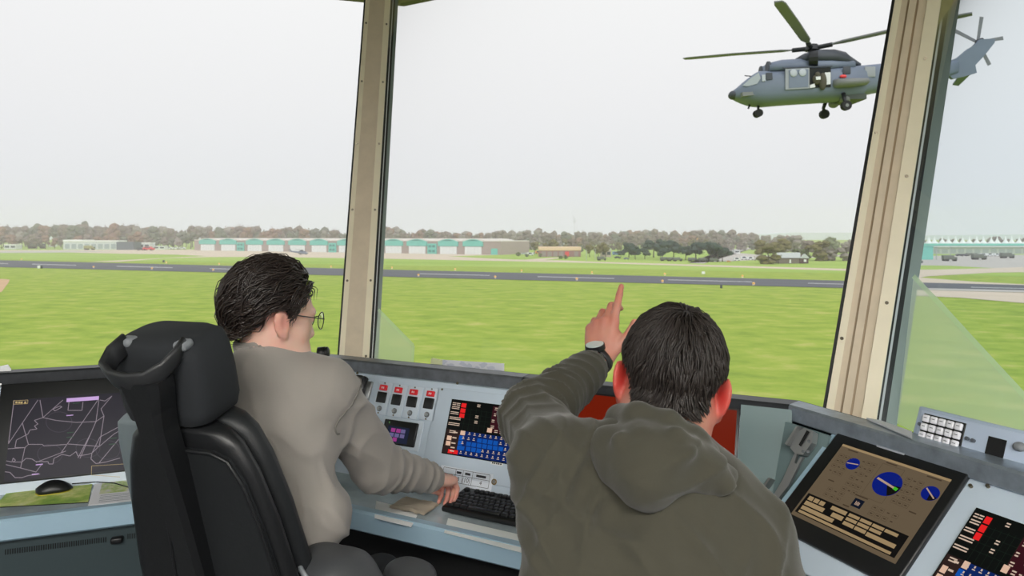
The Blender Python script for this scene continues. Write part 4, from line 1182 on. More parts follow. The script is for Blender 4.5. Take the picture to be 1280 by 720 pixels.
# --- four switch modules
M_REDL = mat('red_lamp_cap', (206, 26, 38), .35, emit=.15); M_PLATE = mat('module_plate', (206, 218, 230), .45); M_LAB = mat('label_dash', (236, 220, 220), .5)
mods = ((474.5, 477, 490, 479, 470), (493, 480, 508.5, 482.5, 489), (511.5, 482.5, 528, 485, 507), (532.5, 484.5, 549, 487.5, 527))
for i, (x0, y0, x1, y1, xb) in enumerate(mods):
    pl = Plate(FM, PM, NM, DM, (x0, y0), (x1, y1), (x0 - 6.5, y0 + 38), .001)
    t = empty('switch_module', pl.at(.5, .5), ('grey switch module with red cap nearest the window post', 'grey switch module with red cap, second from the window post', 'grey switch module with red cap, third from the window post', 'grey switch module with red cap beside the touch panel')[i], 'switch', 'row of four switch modules')
    pl.bbox(MB(), 0, 0, 1.08, 1.05, -.003, .003, .001).build('plate', M_PLATE, t)
    r = pl.bbox(MB(), .24, .10, .80, .28, .003, .012, .002).build('red_cap', M_REDL, t)
    for k in range(2): pl.quad(MB(), .42 + k * .12, .16, .50 + k * .12, .22, .0123).build('print', M_LAB, r)
    pl.bbox(MB(), .16, .33, .86, .68, .003, .010, .002).build('black_key', M_BLACKP, t)
    c = pl.at(.52, .87, .003); k = MB().cyl(c, c + NM * .012, .006, 14, r2=.005).build('knob', M_STEEL, t)
    MB().cyl(c, c + NM * .003, .010, 16).build('knob_skirt', M_GREYP, k)
    for yy in (.03, 1.01): c = pl.at(.5, yy, .003); MB().cyl(c, c + NM * .002, .003, 8).build('screw', M_SCREW, t)
# --- small black display under the switches
pl = Plate(FM, PM, NM, DM, (484, 524), (525, 530), (471, 552), .001)
t = empty('radio_display', pl.at(.5, .5), 'small black radio display with purple tiles under the switch modules', 'display')
pl.bbox(MB(), -.12, -.12, 1.12, 1.14, -.003, .004, .002).build('frame_plate', M_PLATE, t)
b = pl.bbox(MB(), 0, 0, 1, 1, .003, .014, .003).build('housing', M_BEZ, t)
pl.quad(MB(), .16, .26, .80, .92, .0146).build('screen', glow('radio_blue', (30, 36, 58), .8), b)
for k, (x, y, c) in enumerate(((.26, .34, 0), (.42, .34, 0), (.24, .54, 1), (.40, .54, 1), (.56, .54, 1), (.56, .34, 1), (.36, .72, 0))):
    pl.quad(MB(), x, y, x + .13, y + .16, .0150).build('tile', glow('tile_magenta', (150, 58, 130), .9) if c == 0 else glow('tile_violet', (104, 96, 140), .9), b)
pl.text(MB(), '4', .16, .13, pl.h * .14, .0146).build('digit', glow('digit_green', (120, 180, 110), .8), b)
# --- black handset in its holder
c0 = hit(455, 488, PM, NM)
t = empty('telephone_handset', c0, 'black telephone handset hanging on the panel beside the switch modules', 'telephone')
R = frame3(FM.u, -DM, NM)
MB().bbox(c0 + NM * .02, (.034, .10, .03), .010, R).build('handset', M_BLACKP, t)
MB().bbox(c0 + NM * .045 - DM * .032, (.038, .034, .026), .010, R).build('earpiece', M_BLACKP, t)
MB().bbox(c0 + NM * .006 + FM.u * .012, (.05, .07, .012), .003, R).build('holder', M_STEEL, t)
# --- placard and key lock
pl = Plate(FM, PM, NM, DM, (552, 581), (618, 591), (545, 606), .002)
M_PLAC = mat('placard_paper', (226, 232, 242), .45); M_INK = mat('black_ink', (30, 32, 40), .6)
t = empty('frequency_placard', pl.at(.5, 1), 'white placard with a small ruled table above the keyboard', 'sign')
pl.bbox(MB(), 0, 0, 1, 1.1, 0, .002, .0008).build('sheet', M_PLAC, t)
mb = MB()
pl.line(mb, [(.06, .08), (.94, .08), (.94, .72), (.06, .72), (.06, .08)], .0012, .0024); pl.line(mb, [(.06, .36), (.94, .36)], .0012, .0024)
for x in (.3, .44, .62): pl.line(mb, [(x, .08), (x, .72)], .0012, .0024)
mb.build('ruled_lines', M_INK, t)
for x, y, b, s_ in ((.52, .54, '(10)', .3), (.79, .54, '4', .26), (.37, .54, '8', .26)): pl.text(MB(), b, x, y, pl.h * s_, .0026).build('lettering', M_INK, t)
mb = MB()
for x, w in ((.32, .09), (.48, .10), (.69, .18)): pl.quad(mb, x, .17, x + w, .28, .0026)
o = mb.build('header_print', M_INK, t); o['kind'] = 'stuff'
c = hit(618.5, 602.5, PM, NM)
t = empty('key_lock', c, 'round brass key lock beside the white placard', 'lock')
MB().cyl(c, c + NM * .006, .0095, 20).build('ring', mat('old_brass', (150, 132, 92), .35, metal=.8), t)
MB().cyl(c + NM * .006, c + NM * .008, .006, 16).build('barrel', M_STEEL, t)
for x, y in ((447, 466.5), (572, 479)):
    c = hit(x, y, PM, NM); k = MB().cyl(c, c + NM * .003, .005, 10).build('panel_screw', M_SCREW, CM)
# --- orange red monitor
pl = Plate(FM, PM, NM, DM, (700, 487), (925, 517), (697, 590), .002)
t = empty('red_monitor', pl.at(.5, .5), 'flush monitor showing a plain orange red screen behind the man in olive', 'monitor')
pl.bbox(MB(), 0, 0, 1, 1, -.003, .002, .001).build('frame', M_BEZ, t)
pl.quad(MB(), .02, .02, .985, .98, .0026).build('screen', glow('screen_orange_red', (146, 34, 2), .5), t)
pl = Plate(FM, PM, NM, DM, (926, 510), (990, 520), (918, 600), .001)
q = pl.box(MB(), 0, -.05, 1.0, 2.2, -.01, .0005).build('side_panel', M_CONS_G, CM)
for x, y in ((.22, 1.02), (.46, 1.02)): c = pl.at(x, y, .001); MB().cyl(c, c + NM * .001, .004, 10).build('screw_hole', M_SLOT, q)
# --- keyboard
kc = Uz(551, 638, .848); kl = FM.u; kd = -FM.n
def keyboard(name, corner, ux, uy, label, wid=.44, dep=.15, cols=22, tilt=.03):
    t = empty(name, corner, label, 'keyboard')
    up = Vector((0, 0, 1))
    uy = (uy + up * .09).normalized(); nn = ux.cross(uy)
    R = frame3(ux, uy, nn)
    MB().bbox(corner + ux * wid / 2 + uy * dep / 2 + nn * .004, (wid, dep, .018), .007, R).build('case', M_BLACKP, t)
    kb = MB(); kb.bbox((0, 0, 0), (.0155, .0150, .009), .003)
    rings = []
    me = None
    mk = mat('key_black', (30, 31, 33), .32)
    rows = [(.012, 'bot'), (.032, 's'), (.051, 's'), (.070, 's'), (.089, 's'), (.120, 'f')]
    for j, (v, kind) in enumerate(rows):
        x = .012; 
        widths = []
        if kind == 'bot': widths = [1.4, 1.2, 1.4, 6.2, 1.4, 1.2, 1.2, 1.4]
        elif kind == 'f': widths = [1, -1, 1, 1, 1, 1, -.5, 1, 1, 1, 1, -.5, 1, 1, 1, 1]
        else: widths = [[2.2] + [1] * 10 + [2.6], [1.8] + [1] * 11 + [2.2], [1.5] + [1] * 12 + [1.5], [1] * 13 + [2]][j - 1]
        if kind != 'f': widths = widths + [-.4, 1, 1, 1] + ([-.4, 1, 1, 1, 1] if kind == 's' else [-.4, 2, 1, 1])
        for w in widths:
            if w < 0: x += -w * .0186; continue
            wd = w * .0186 - .0028
            if x + wd > wid - .004: break
            c = corner + ux * (x + wd / 2) + uy * (v + .008) + nn * .016
            if abs(w - 1) < 1e-6 and me is not None:
                o = link('key', me, t); o.location = c - t.location; o.rotation_euler = R.to_euler()
            else:
                kb = MB(); kb.bbox((0, 0, 0), (wd, .0158, .009), .003)
                m2 = kb.mesh('key', mk)
                if abs(w - 1) < 1e-6: me = m2
                o = link('key', m2, t); o.location = c - t.location; o.rotation_euler = R.to_euler()
            x += w * .0186
    return t
keyboard('keyboard', kc, kl, kd, 'black computer keyboard on the glass desk beside the man in grey')
# --- bright reflections on the desk glass, laid down as thin flat sheets
M_PAPER = mat('white_paper', (250, 251, 252), .4)  # near white, set for the glare patch on the desk glass
def sheet(name, pts, z, m, label, cat='paper', th=.0008):
    P = [Uz(x, y, CAMZ - z) for x, y in pts]
    t = MB().prism(P, (0, 0, th)).build(name, m)
    return tag(rooted(t, P[0]), label, cat)
sheet('desk_reflection_patch', [(470, 626), (524, 640), (514, 659), (468, 648)], ZD + .0002, M_PAPER, 'white patch modelled for the sky reflection on the desk under the grey sleeve')
sheet('desk_reflection_patch', [(560, 648), (652, 669), (652, 691), (555, 666)], ZD + .0002, mat('pale_desk_glare', (246, 251, 250), .3), 'pale patch modelled as window glare on the desk in front of the keyboard')
# crumpled cloth under the elbow
M_TISS = mat('beige_tissue', (190, 178, 160), .9, bump=(60, .6, .004))
cc = Uz(518, 634, .853)
mb = MB(); n = 14; g = []
for j in range(n):
    row = []
    for i in range(n):
        x, y = (i / (n - 1) - .5) * .13, (j / (n - 1) - .5) * .09
        q = FM.u * x - FM.n * y
        row.append(cc + q + Vector((0, 0, .006 + .010 * abs(mnoise.noise(Vector((x * 40, y * 40, 3)))))))
    g.append(row)
mb.loft(g, None, True, False, False)
top_ = len(mb.v); mb.loft([[p - Vector((0, 0, .004)) for p in r] for r in g], None, True, False, False)
tag(rooted(mb.build('cloth', M_TISS), cc), 'crumpled beige cloth on the desk under the grey sleeve', 'cloth')
# --- camouflage paper strip and tape on the window sill
p0 = FM.p(0, -.12, 0)
P = [hit(x, y, p0, FM.n) for x, y in ((540, 458), (546, 449.5), (630, 454), (631, 476), (540, 470))]
M_CAMO = haze_mat('camo_print', rgb(244, 244, 252), .97)
t = empty('camouflage_paper', P[4], 'strip of pale camouflage print paper standing behind the rail', 'paper')
pp = [hit(x, y, p0, FM.n) for x, y in ((551, 449.6), (630, 454.4), (630, 480), (551, 472))]
MB().prism(pp, FM.n * -.002).build('printed_sheet', M_CAMO, t)
M_CAMB = haze_mat('camo_blotch', rgb(226, 228, 240), .95)
prs = t.children[0]
for k in range(9):
    a = .04 + .107 * k; b_ = .25 + .4 * ((k * 7) % 3) / 2
    c_ = (pp[0] * (1 - a) + pp[1] * a) * (1 - b_ * .6) + (pp[3] * (1 - a) + pp[2] * a) * b_ * .6 + FM.n * .0006
    MB().poly([c_ + FM.u * (.016 + .006 * math.sin(3 * q + k)) * math.cos(q) + Vector((0, 0, 1)) * (.009 + .004 * math.sin(2 * q + k)) * math.sin(q) for q in [2 * math.pi * i / 14 for i in range(14)]]).build('camouflage_blotch', M_CAMB, prs)
pp = [hit(x, y, p0 + FM.n * .003, FM.n) for x, y in ((538.5, 449), (541, 447.4), (553, 450), (552, 472), (538, 470))]
MB().prism(pp, FM.n * -.001).build('tape', mat('yellow_tape', (226, 230, 184), .5), t)
# microphone head behind the grey shoulder
c = U(403, 441, 2.62)
t = empty('desk_microphone', Vector((c.x, c.y, ZR)), 'black microphone head on the rail beside the light window post', 'microphone')
MB().tube([Vector((c.x - .02, c.y, ZR - .001)), c - Vector((.012, 0, .02)), c], [.008, .009, .012], 10).build('stem', M_BLACKP, t)
MB().tube([c - Vector((.016, 0, .002)), c + Vector((.012, 0, .0))], [.024, .024], 14).build('head', M_BLACKP, t)
MB().ball(c + Vector((.016, 0, 0)), (.012, .024, .024)).build('grille', M_BEZ, t)

# --- left: map monitor
pl = Plate(FL_, PL_, NL, DL, (2, 481), (190, 466.5), (-22, 608), .002)
t = empty('map_monitor', pl.at(.5, 1), 'black framed monitor with a dark radar map on the console behind the chair', 'monitor')
pl.bbox(MB(), 0, 0, 1, 1, -.004, .006, .003).build('frame', M_BEZ, t)
sp = Plate(FL_, PL_, NL, DL, (17.5, 500), (176, 487), (-1, 603), .0086)
scr = sp.quad(MB(), 0, 0, 1, 1, 0).build('screen', glow('radar_dark', (32, 29, 42), .8), t)
S_LINE = glow('radar_line', (150, 138, 150), .8); S_DIM = glow('radar_dim', (66, 60, 74), .8); S_LAV = glow('radar_lavender', (206, 170, 226), .9); S_GRN = glow('radar_green', (44, 78, 58), .8); S_AMB = glow('radar_amber', (200, 176, 120), .8)
LN = [
    [(70, 162), (33, 380)], [(200, 160), (215, 248), (280, 262), (380, 272), (480, 268), (520, 240)], [(190, 160), (112, 275), (37, 378)], [(112, 275), (142, 382), (212, 382), (220, 390), (330, 382)], [(315, 160), (215, 248)],
    [(30, 405), (125, 398), (142, 382)], [(125, 398), (103, 500)], [(20, 484), (103, 500), (180, 520), (212, 478)], [(490, 160), (305, 425)], [(495, 160), (480, 268)], [(520, 240), (497, 390), (460, 425)], [(480, 268), (400, 452)], [(455, 325), (390, 450)],
    [(340, 380), (497, 392)], [(497, 392), (570, 330), (620, 300)], [(460, 425), (500, 345), (620, 280)], [(495, 475), (640, 300)], [(330, 415), (180, 472)], [(560, 140), (505, 205), (520, 240)], [(500, 160), (525, 165), (560, 140)], [(345, 170), (340, 212), (410, 212), (415, 170)], [(265, 205), (300, 190), (310, 195), (275, 215), (265, 205)],
    [(120, 398), (75, 398), (82, 360), (140, 330), (150, 310), (185, 305), (172, 290), (190, 280), (172, 262), (215, 248)], [(25, 465), (60, 470), (66, 450), (78, 462), (64, 470), (110, 470), (130, 452), (160, 455), (180, 468), (240, 468), (245, 480), (265, 480), (270, 452), (310, 432), (350, 440), (380, 418), (390, 440), (440, 432), (460, 425), (455, 455), (480, 478), (530, 470), (600, 450)],
    [(12, 520), (50, 522), (75, 548), (110, 548), (140, 538), (200, 530)]]
def cv(p): return hit(p[0] / 4.0, 460 + p[1] / 4.0, PL_ + NL * .0086, NL)
def tosp(p):
    q = cv(p) - sp.o; return (q.dot(sp.u) / sp.w, q.dot(sp.v) / sp.h)
mb = MB()
for L in LN:
    pts = [tosp(p) for p in L]; pts = [(min(max(x, .0), 1), min(max(y, 0), 1)) for x, y in pts]
    sp.line(mb, pts, .0022, .0004)
o = mb.build('map_lines', S_LINE, scr)
o['kind'] = 'stuff'
mb = MB()
for cx, cy, r in ((295, 270, 65), (250, 430, 62), (440, 400, 60), (540, 410, 60)):
    sp.line(mb, [tosp((cx + r * math.cos(a * .21), cy + .78 * r * math.sin(a * .21))) for a in range(31)], .0018, .0003)
o = mb.build('range_rings', S_DIM, scr); o['kind'] = 'stuff'
def mbar(x0, y0, x1, y1, m, nm): 
    a, b = tosp((x0, y0)), tosp((x1, y1)); sp.quad(MB(), a[0], a[1], b[0], b[1], .0006).build(nm, m, scr)
mbar(334, 152, 494, 159, S_LAV, 'title_bar')
mb = MB(); a = [tosp(p) for p in ((68, 164), (140, 160), (138, 178), (68, 182), (68, 164))]; sp.line(mb, a, .0012, .0005); mb.build('label_box', S_AMB, scr)
for x in (78, 92, 104, 122): mbar(x, 168, x + 9, 177, S_AMB, 'label_print')
mb = MB(); a = [tosp(p) for p in ((620, 480), (458, 490), (457, 535), (600, 545))]; sp.line(mb, a, .0012, .0005); mb.build('label_box', S_AMB, scr)
for x, y in ((332, 236), (180, 482), (160, 530)): mbar(x, y, x + 34, y + 1.5, S_LAV, 'track_label')
for x, y in ((335, 322), (332, 345), (552, 350), (545, 380), (365, 175)): mbar(x, y, x + 34, y + 1.5, S_GRN, 'green_label')
for x, y in ((1.5, 481),):
    c = hit(x, y, PL_, NL) + NL * .006; MB().cyl(c, c + NL * .002, .004, 8).build('screw', M_STEEL, t)
# mouse mat, mouse, map sheet
def wavy(m, cols):
    pass
M_MAT = ground_mat('leafy_mat_print', [(.3, (106, 152, 70)), (.45, (168, 196, 96)), (.56, (216, 222, 140)), (.7, (234, 240, 206))], 9.0, (1, 1, 1), .4, rough=.5, spec=.3)
P = [Uz(x, y, .859) for x, y in ((-8, 635), (24, 600), (118, 595.5), (110, 628.5))]
t = empty('mouse_mat', P[0], 'green leaf print mouse mat on the desk before the map monitor', 'mouse mat')
MB().prism(P, (0, 0, .002)).build('rubber_base', M_BEZ, t)
MB().poly([p + Vector((0, 0, .0026)) for p in P]).build('printed_top', M_MAT, t)
c = Uz(68, 611, .848)
t = empty('computer_mouse', Vector((c.x, c.y, ZD + .0036)), 'black computer mouse on the green leafy mat', 'mouse')
def shell(c, L, W, Hh, ang):
    mb = MB(); rings = []
    for i in range(11):
        f = i / 10; x = (f - .5) * L; w = W / 2 * (1 - abs(2 * f - 1) ** 3.2) ** .5 + .001; hgt = Hh * (math.sin(math.pi * (f * .86 + .12))) ** .8
        rings.append([Vector((x, w * math.cos(a), max(0, hgt * math.sin(a)) if 0 <= a <= math.pi else 0)) for a in [math.pi * k / 10 for k in range(11)]])
    R = rotz(ang)
    return mb.loft([[c + R @ p for p in r] for r in rings], None, True, True)
shell(Vector((c.x, c.y, ZD + .006)), .105, .062, .036, math.radians(30)).build('body', M_BLACKP, t)
shell(Vector((c.x, c.y, ZD + .0036)), .107, .065, .010, math.radians(30)).build('base_rim', mat('mouse_yellow', (176, 168, 30), .4), t)
m0 = Vector((c.x, c.y, ZD + .02)) + rotz(math.radians(30)) @ Vector((.05, 0, 0))
MB().tube([m0, m0 + Vector((.05, .05, -.012)), m0 + Vector((.12, .04, -.012)), m0 + Vector((.2, 0, -.014))], .0018, 6).build('cable', M_BLACKP, t)
M_MAP = ground_mat('map_print', [(.36, (226, 226, 226)), (.47, (214, 220, 168)), (.55, (168, 196, 96)), (.66, (228, 222, 214))], 22.0, rough=.3, spec=.4)
P = [Uz(x, y, .8585) for x, y in ((110, 632.5), (124, 586), (196, 580), (186, 625))]
t = empty('airfield_map', P[0], 'laminated airfield map sheet beside the mouse mat', 'map')
MB().prism(P, (0, 0, .0015)).build('sheet', mat('laminate', (240, 240, 246), .3), t)
def bil(x, y): return (P[1] * (1 - x) + P[2] * x) * (1 - y) + (P[0] * (1 - x) + P[3] * x) * y + Vector((0, 0, .0019))
MB().poly([bil(.13, .74), bil(1, .74), bil(1, .05), bil(.13, .05)]).build('map_picture', M_MAP, t)
mb = MB()
for k in range(5): mb.poly([bil(.16, .78 + .04 * k), bil(.95, .78 + .04 * k), bil(.95, .79 + .04 * k), bil(.16, .79 + .04 * k)])
o = mb.build('print_lines', mat('map_ink', (130, 130, 146), .5), t); o['kind'] = 'stuff'
# small white card on the rail at the frame edge
# vent slots on the cabinet front under the left desk
a_f = DESK - .05
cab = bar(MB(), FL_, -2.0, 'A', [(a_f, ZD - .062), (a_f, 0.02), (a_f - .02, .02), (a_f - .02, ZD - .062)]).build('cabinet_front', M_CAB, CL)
pv = FL_.p(0, a_f, 0)
for (x0, y0, x1, y1) in ((7, 690, 135, 674), (160, 670.5, 200, 666)):
    q0, q1 = hit(x0, y0, pv, FL_.n), hit(x1, y1, pv, FL_.n)
    nsl = int((q1 - q0).length / .0062)
    for k in range(nsl):
        q = q0 + (q1 - q0) * (k / nsl)
        if k == 0 or 'slot_me' not in globals() or True:
            if 'SLOT' not in globals():
                SLOT = MB().box((0, 0, 0), (.0026, .003, .016), frame3(FL_.u, -FL_.n, Vector((0, 0, 1)))).mesh('vent_slot', M_SLOT)
            o = link('vent_slot', SLOT, cab); o.location = q - CL.location + FL_.n * .0005
c = hit(147, 673, pv, FL_.n)
lt = MB().bbox(c + FL_.n * .012, (.036, .024, .02), .006, frame3(FL_.u, -FL_.n, Vector((0, 0, 1)))).build('latch', M_BLACKP, cab)
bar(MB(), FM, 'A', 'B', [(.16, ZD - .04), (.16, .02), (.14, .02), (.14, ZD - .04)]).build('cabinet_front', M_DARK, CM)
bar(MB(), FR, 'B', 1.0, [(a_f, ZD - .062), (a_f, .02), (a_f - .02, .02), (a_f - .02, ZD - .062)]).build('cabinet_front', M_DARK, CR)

# --- right: tilted module with the sandy display
TLm, TRm, BLm = Vector((.857, 1.80, CAMZ - .53)), Vector((1.0, 1.497, CAMZ - .53)), None
tilt = math.radians(50)
Dt = FR.n * math.sin(tilt) + Vector((0, 0, -math.cos(tilt)))
Nt = FR.u.cross(Dt).normalized()
if Nt.dot(FR.n) < 0: Nt = -Nt
Pt = TLm
# front module box: face plane through the display, side cheek towards the recess
def mp(u, d, off=0.0): return Pt + FR.u * u + Dt * d + Nt * off
uS = -.017
face_len = .36
t = CR
fm = MB(); fm.hexa([mp(uS, -.055, -.012), mp(.80, -.055, -.012), mp(.80, face_len, -.012), mp(uS, face_len, -.012), mp(uS, -.055, -.004), mp(.80, -.055, -.004), mp(.80, face_len, -.004), mp(uS, face_len, -.004)])
fm.build('module_face', M_CONS, CR)
ck = [mp(uS, -.02, -.012), mp(uS, face_len, -.012)]
e0 = mp(uS, face_len, -.012); 
ck = [mp(uS, -.02, -.012), mp(uS, face_len, -.012), Vector((e0.x, e0.y, ZD - .02)), Vector((0, 0, 0)) + FR.p((mp(uS, 0) - B_).dot(FR.u), TA - .01, ZD - .02), FR.p((mp(uS, 0) - B_).dot(FR.u), TA - .01, ZPT - .02)]
MB().prism(ck, FR.u * .012).build('module_cheek', M_CONS_G, CR)
MB().hexa([mp(uS - .001, -.02, -.012), mp(uS + .011, -.02, -.012), mp(uS + .011, face_len, -.012), mp(uS - .001, face_len, -.012), mp(uS - .001, -.02, .002), mp(uS + .011, -.02, .002), mp(uS + .011, face_len, .002), mp(uS - .001, face_len, .002)]).build('edge_strip', M_CONS_L, CR)
class TP(Plate):
    def __init__(s, tl, tr, bl, off):
        s.N = Nt; s.u = FR.u; s.v = Dt; s.R = frame3(s.u, -s.v, s.N)
        P = Pt + Nt * off
        s.o = hit(*tl, P, Nt); s.w = (hit(*tr, P, Nt) - s.o).dot(s.u); s.h = (hit(*bl, P, Nt) - s.o).dot(s.v)
pl = TP((1049, 543.5), (1213, 596.5), (972, 661), .0)
t = empty('sandy_display', pl.at(.5, .5), 'black framed display with a sandy screen and three blue dials', 'monitor')
pl.bbox(MB(), 0, 0, 1, 1, -.004, .010, .004).build('frame', M_BEZ, t)
sp2 = TP((1054, 555), (1189, 601), (993, 644.5), .0104)
scr = sp2.quad(MB(), 0, 0, 1, 1, 0).build('screen', glow('sandy_screen', (134, 116, 92), .5), t)
S_SLOT = glow('sandy_dark', (24, 22, 20), .5); S_SANDL = glow('sandy_light', (190, 162, 120), .6); S_DIAL = glow('dial_blue', (8, 30, 128), .8); S_NEED = glow('dial_needle', (200, 170, 150), .7); S_GREEN = glow('dial_green', (70, 190, 40), .8); S_FRT = glow('sandy_print', (92, 76, 58), .5)
def disc(cx, cy, r, m, nm, parent, z, a0=0, a1=2 * math.pi, n=40):
    c = sp2.at(cx, cy, z); mb = MB()
    pts = [c + (sp2.u * math.cos(a0 + (a1 - a0) * k / n) + sp2.v * math.sin(a0 + (a1 - a0) * k / n)) * r for k in range(n + (0 if a1 - a0 > 6.2 else 1))]
    if a1 - a0 < 6.2: pts = [c] + pts
    mb.poly(pts); return mb.build(nm, m, parent)
def uv2(px, py):
    q = hit(px, py, Pt + Nt * .0104, Nt) - sp2.o; return q.dot(sp2.u) / sp2.w, q.dot(sp2.v) / sp2.h
for px, py, rr, ang in ((1066, 580, .0175, -10), (1109, 605, .034, 12), (1163, 617, .0195, 36)):
    x, y = uv2(px, py)
    d = disc(x, y, rr, S_DIAL, 'dial', scr, .0006)
    disc(x, y, rr * .98, S_SLOT, 'dial_sector', d, .0009, math.radians(ang - 18), math.radians(ang + 50), 10) if rr > .018 else None
    c = sp2.at(x, y, .0012); a = math.radians(ang); dr_ = sp2.u * math.cos(a) + sp2.v * math.sin(a); sd = sp2.N.cross(dr_)
    MB().quad(c - dr_ * rr * .85 - sd * rr * .08, c + dr_ * rr * .85 - sd * rr * .08, c + dr_ * rr * .85 + sd * rr * .08, c - dr_ * rr * .85 + sd * rr * .08).build('needle', S_NEED, d)
    if rr > .03: c2 = c + dr_ * rr * .74 + sp2.N * .0003; MB().quad(c2 - dr_ * .005 - sd * .004, c2 + dr_ * .005 - sd * .004, c2 + dr_ * .005 + sd * .004, c2 - dr_ * .005 + sd * .004).build('green_mark', S_GREEN, d)
# black key block along the lower edge of the screen
kb0 = (.03, .70)
mb = sp2.bbox(MB(), .02, .70, .97, .955, .0002, .0008, .0003); blk = mb.build('key_block', S_SLOT, scr)
def skey(x0, y0, x1, y1): sp2.quad(MB(), x0, y0, x1, y1, .0012).build('soft_key', S_SANDL, blk)
for x0, y0, x1, y1 in ((.05, .725, .10, .775), (.11, .725, .16, .775), (.17, .725, .22, .775), (.05, .79, .25, .84), (.05, .855, .38, .90), (.29, .725, .44, .77), (.33, .79, .44, .84), (.46, .725, .56, .76), (.46, .775, .56, .81), (.46, .825, .56, .865), (.57, .725, .67, .76), (.57, .775, .67, .81), (.57, .825, .67, .865), (.68, .725, .78, .76), (.68, .775, .78, .81), (.79, .725, .90, .76), (.68, .83, .93, .875), (.05, .915, .93, .945)):
    skey(x0, y0, x1, y1)
mb = MB(); rr = random.Random(9)
for (cx, cy, nx, ny, dx, dy) in ((.05, .14, 3, 4, .05, .07), (.27, .12, 3, 6, .05, .075), (.70, .14, 3, 5, .05, .07), (.16, .56, 3, 2, .06, .07), (.60, .56, 4, 2, .06, .07)):
    for i in range(nx):
        for j in range(ny):
            x, y = cx + i * dx, cy + j * dy
            sp2.quad(mb, x, y, x + .022, y + .012, .0006)
            if rr.random() < .6: sp2.line(mb, [(x - .01, y - .015), (x + .034, y - .015), (x + .034, y + .03), (x - .01, y + .03), (x - .01, y - .015)], .0005, .0006)
for x, y, w in ((.08, .04, .1), (.46, .04, .1), (.82, .04, .12), (.1, .46, .06), (.86, .46, .06), (.40, .505, .12), (.36, .66, .06)): sp2.quad(mb, x, y, x + w, y + .014, .0006)
sp2.line(mb, [(.44, .07), (.64, .07), (.64, .5), (.44, .5), (.44, .07)], .0006, .0006)
o = mb.build('screen_print', S_FRT, scr); o['kind'] = 'stuff'
q = sp2.quad(MB(), .42, .545, .51, .645, .0007).build('map_tile', glow('tile_ink', (20, 28, 46), .6), scr)
for k in range(4): sp2.quad(MB(), .445 + .011 * k, .575 + .01 * (k % 2), .452 + .011 * k, .62, .001).build('tile_mark', S_NEED, q)
sp2.quad(MB(), 0, -.0, 1, .028, .0004).build('title_strip', S_SANDL, scr)
# second touch panel
tp2 = TP((1221, 637), (1330, 684), (1158, 741), .0)
t = empty('touch_panel', tp2.at(.3, .3), 'tilted touch screen with red and peach keys beside the sandy display', 'screen')
touch_screen(tp2, t)
for x, y in ((1213, 607), (1234.5, 607)):
    c = hit(x, y, Pt, Nt); MB().cyl(c - Nt * .005, c + Nt * .002, .004, 10).build('panel_screw', M_SCREW, CR)
c = hit(1049, 544.5, Pt, Nt); MB().cyl(c - Nt * .004, c + Nt * .006, .005, 10).build('panel_screw', M_STEEL, CR)
c = hit(987, 627.5, Pt, Nt); MB().cyl(c - Nt * .004, c + Nt * .006, .004, 10).build('panel_screw', M_STEEL, CR)
# recess panel tint
pr = bar(MB(), FR, 'B', (mp(uS, 0) - B_).dot(FR.u) + .012, [(TA + .002, ZPT), (TB + .002, ZPB), (TB - .004, ZPB), (TA - .004, ZPT)]).build('recess_panel', M_CONS_G, CR)
# white label on the rail above the display
P0 = FR.p(0, .0135, 0)
pp = [hit(x, y, P0, FR.n) for x, y in ((1096, 556), (1131, 567), (1130, 570), (1096, 559))]
tag(rooted(MB().prism(pp, FR.n * .001).build('rail_label', mat('label_pale', (190, 196, 206), .5)), pp[0]), 'narrow blank white label stuck on the bright rail', 'label')
# chrome handset cradle on the recess panel
def rp(px, py, off): return hit(px, py, PR_ + NR * off, NR)
t = empty('handset_cradle', rp(985, 590, 0), 'brushed steel handset cradle on the green grey recess panel', 'cradle')
def slab(pts, off, th, nm, m=M_STEEL, parent=None):
    return MB().prism([rp(x, y, off) for x, y in pts], NR * th).build(nm, m, parent or t)
hd = slab([(1001, 543), (1012, 537), (1023, 542), (1021, 556), (1010, 571), (1000, 569), (994, 562)], .008, .02, 'cradle_head')
slab([(1004, 537), (1007, 536), (993, 560), (990.5, 558)], .01, .03, 'cradle_fin', M_STEEL, hd)
slab([(1009, 538), (1012, 540), (1001, 558), (999, 556)], .029, .002, 'dark_slit', M_SLOT, hd)
for x, y in ((1011.6, 551.6), (1004, 564.4), (1010.5, 565)): c = rp(x, y, .028); MB().cyl(c, c + NR * .003, .004, 8).build('rivet', M_GREYP, hd)
slab([(996, 566.5), (999, 567), (995.5, 579), (998, 581), (1003, 572), (1006, 572), (988, 608), (973, 627), (966, 625), (981, 600)], .006, .008, 'cradle_arm')
slab([(967, 599), (969.5, 600), (957, 619), (954.5, 617.5)], .006, .02, 'cradle_hook')
# dark telephone unit and cap at the frame foot
c = Uz(1018, 703, .83)
t = empty('desk_telephone', c, 'black telephone base on the desk between the olive hoodie and the display', 'telephone')
R = frame3(FR.u, -FR.n, Vector((0, 0, 1)))
R = R @ Matrix.Rotation(-.35, 3, 'X')
MB().bbox(c, (.08, .15, .04), .012, R).build('base', M_BLACKP, t)
MB().bbox(c + R @ Vector((-.012, .01, .03)), (.03, .14, .02), .008, R).build('receiver', M_BEZ, t)
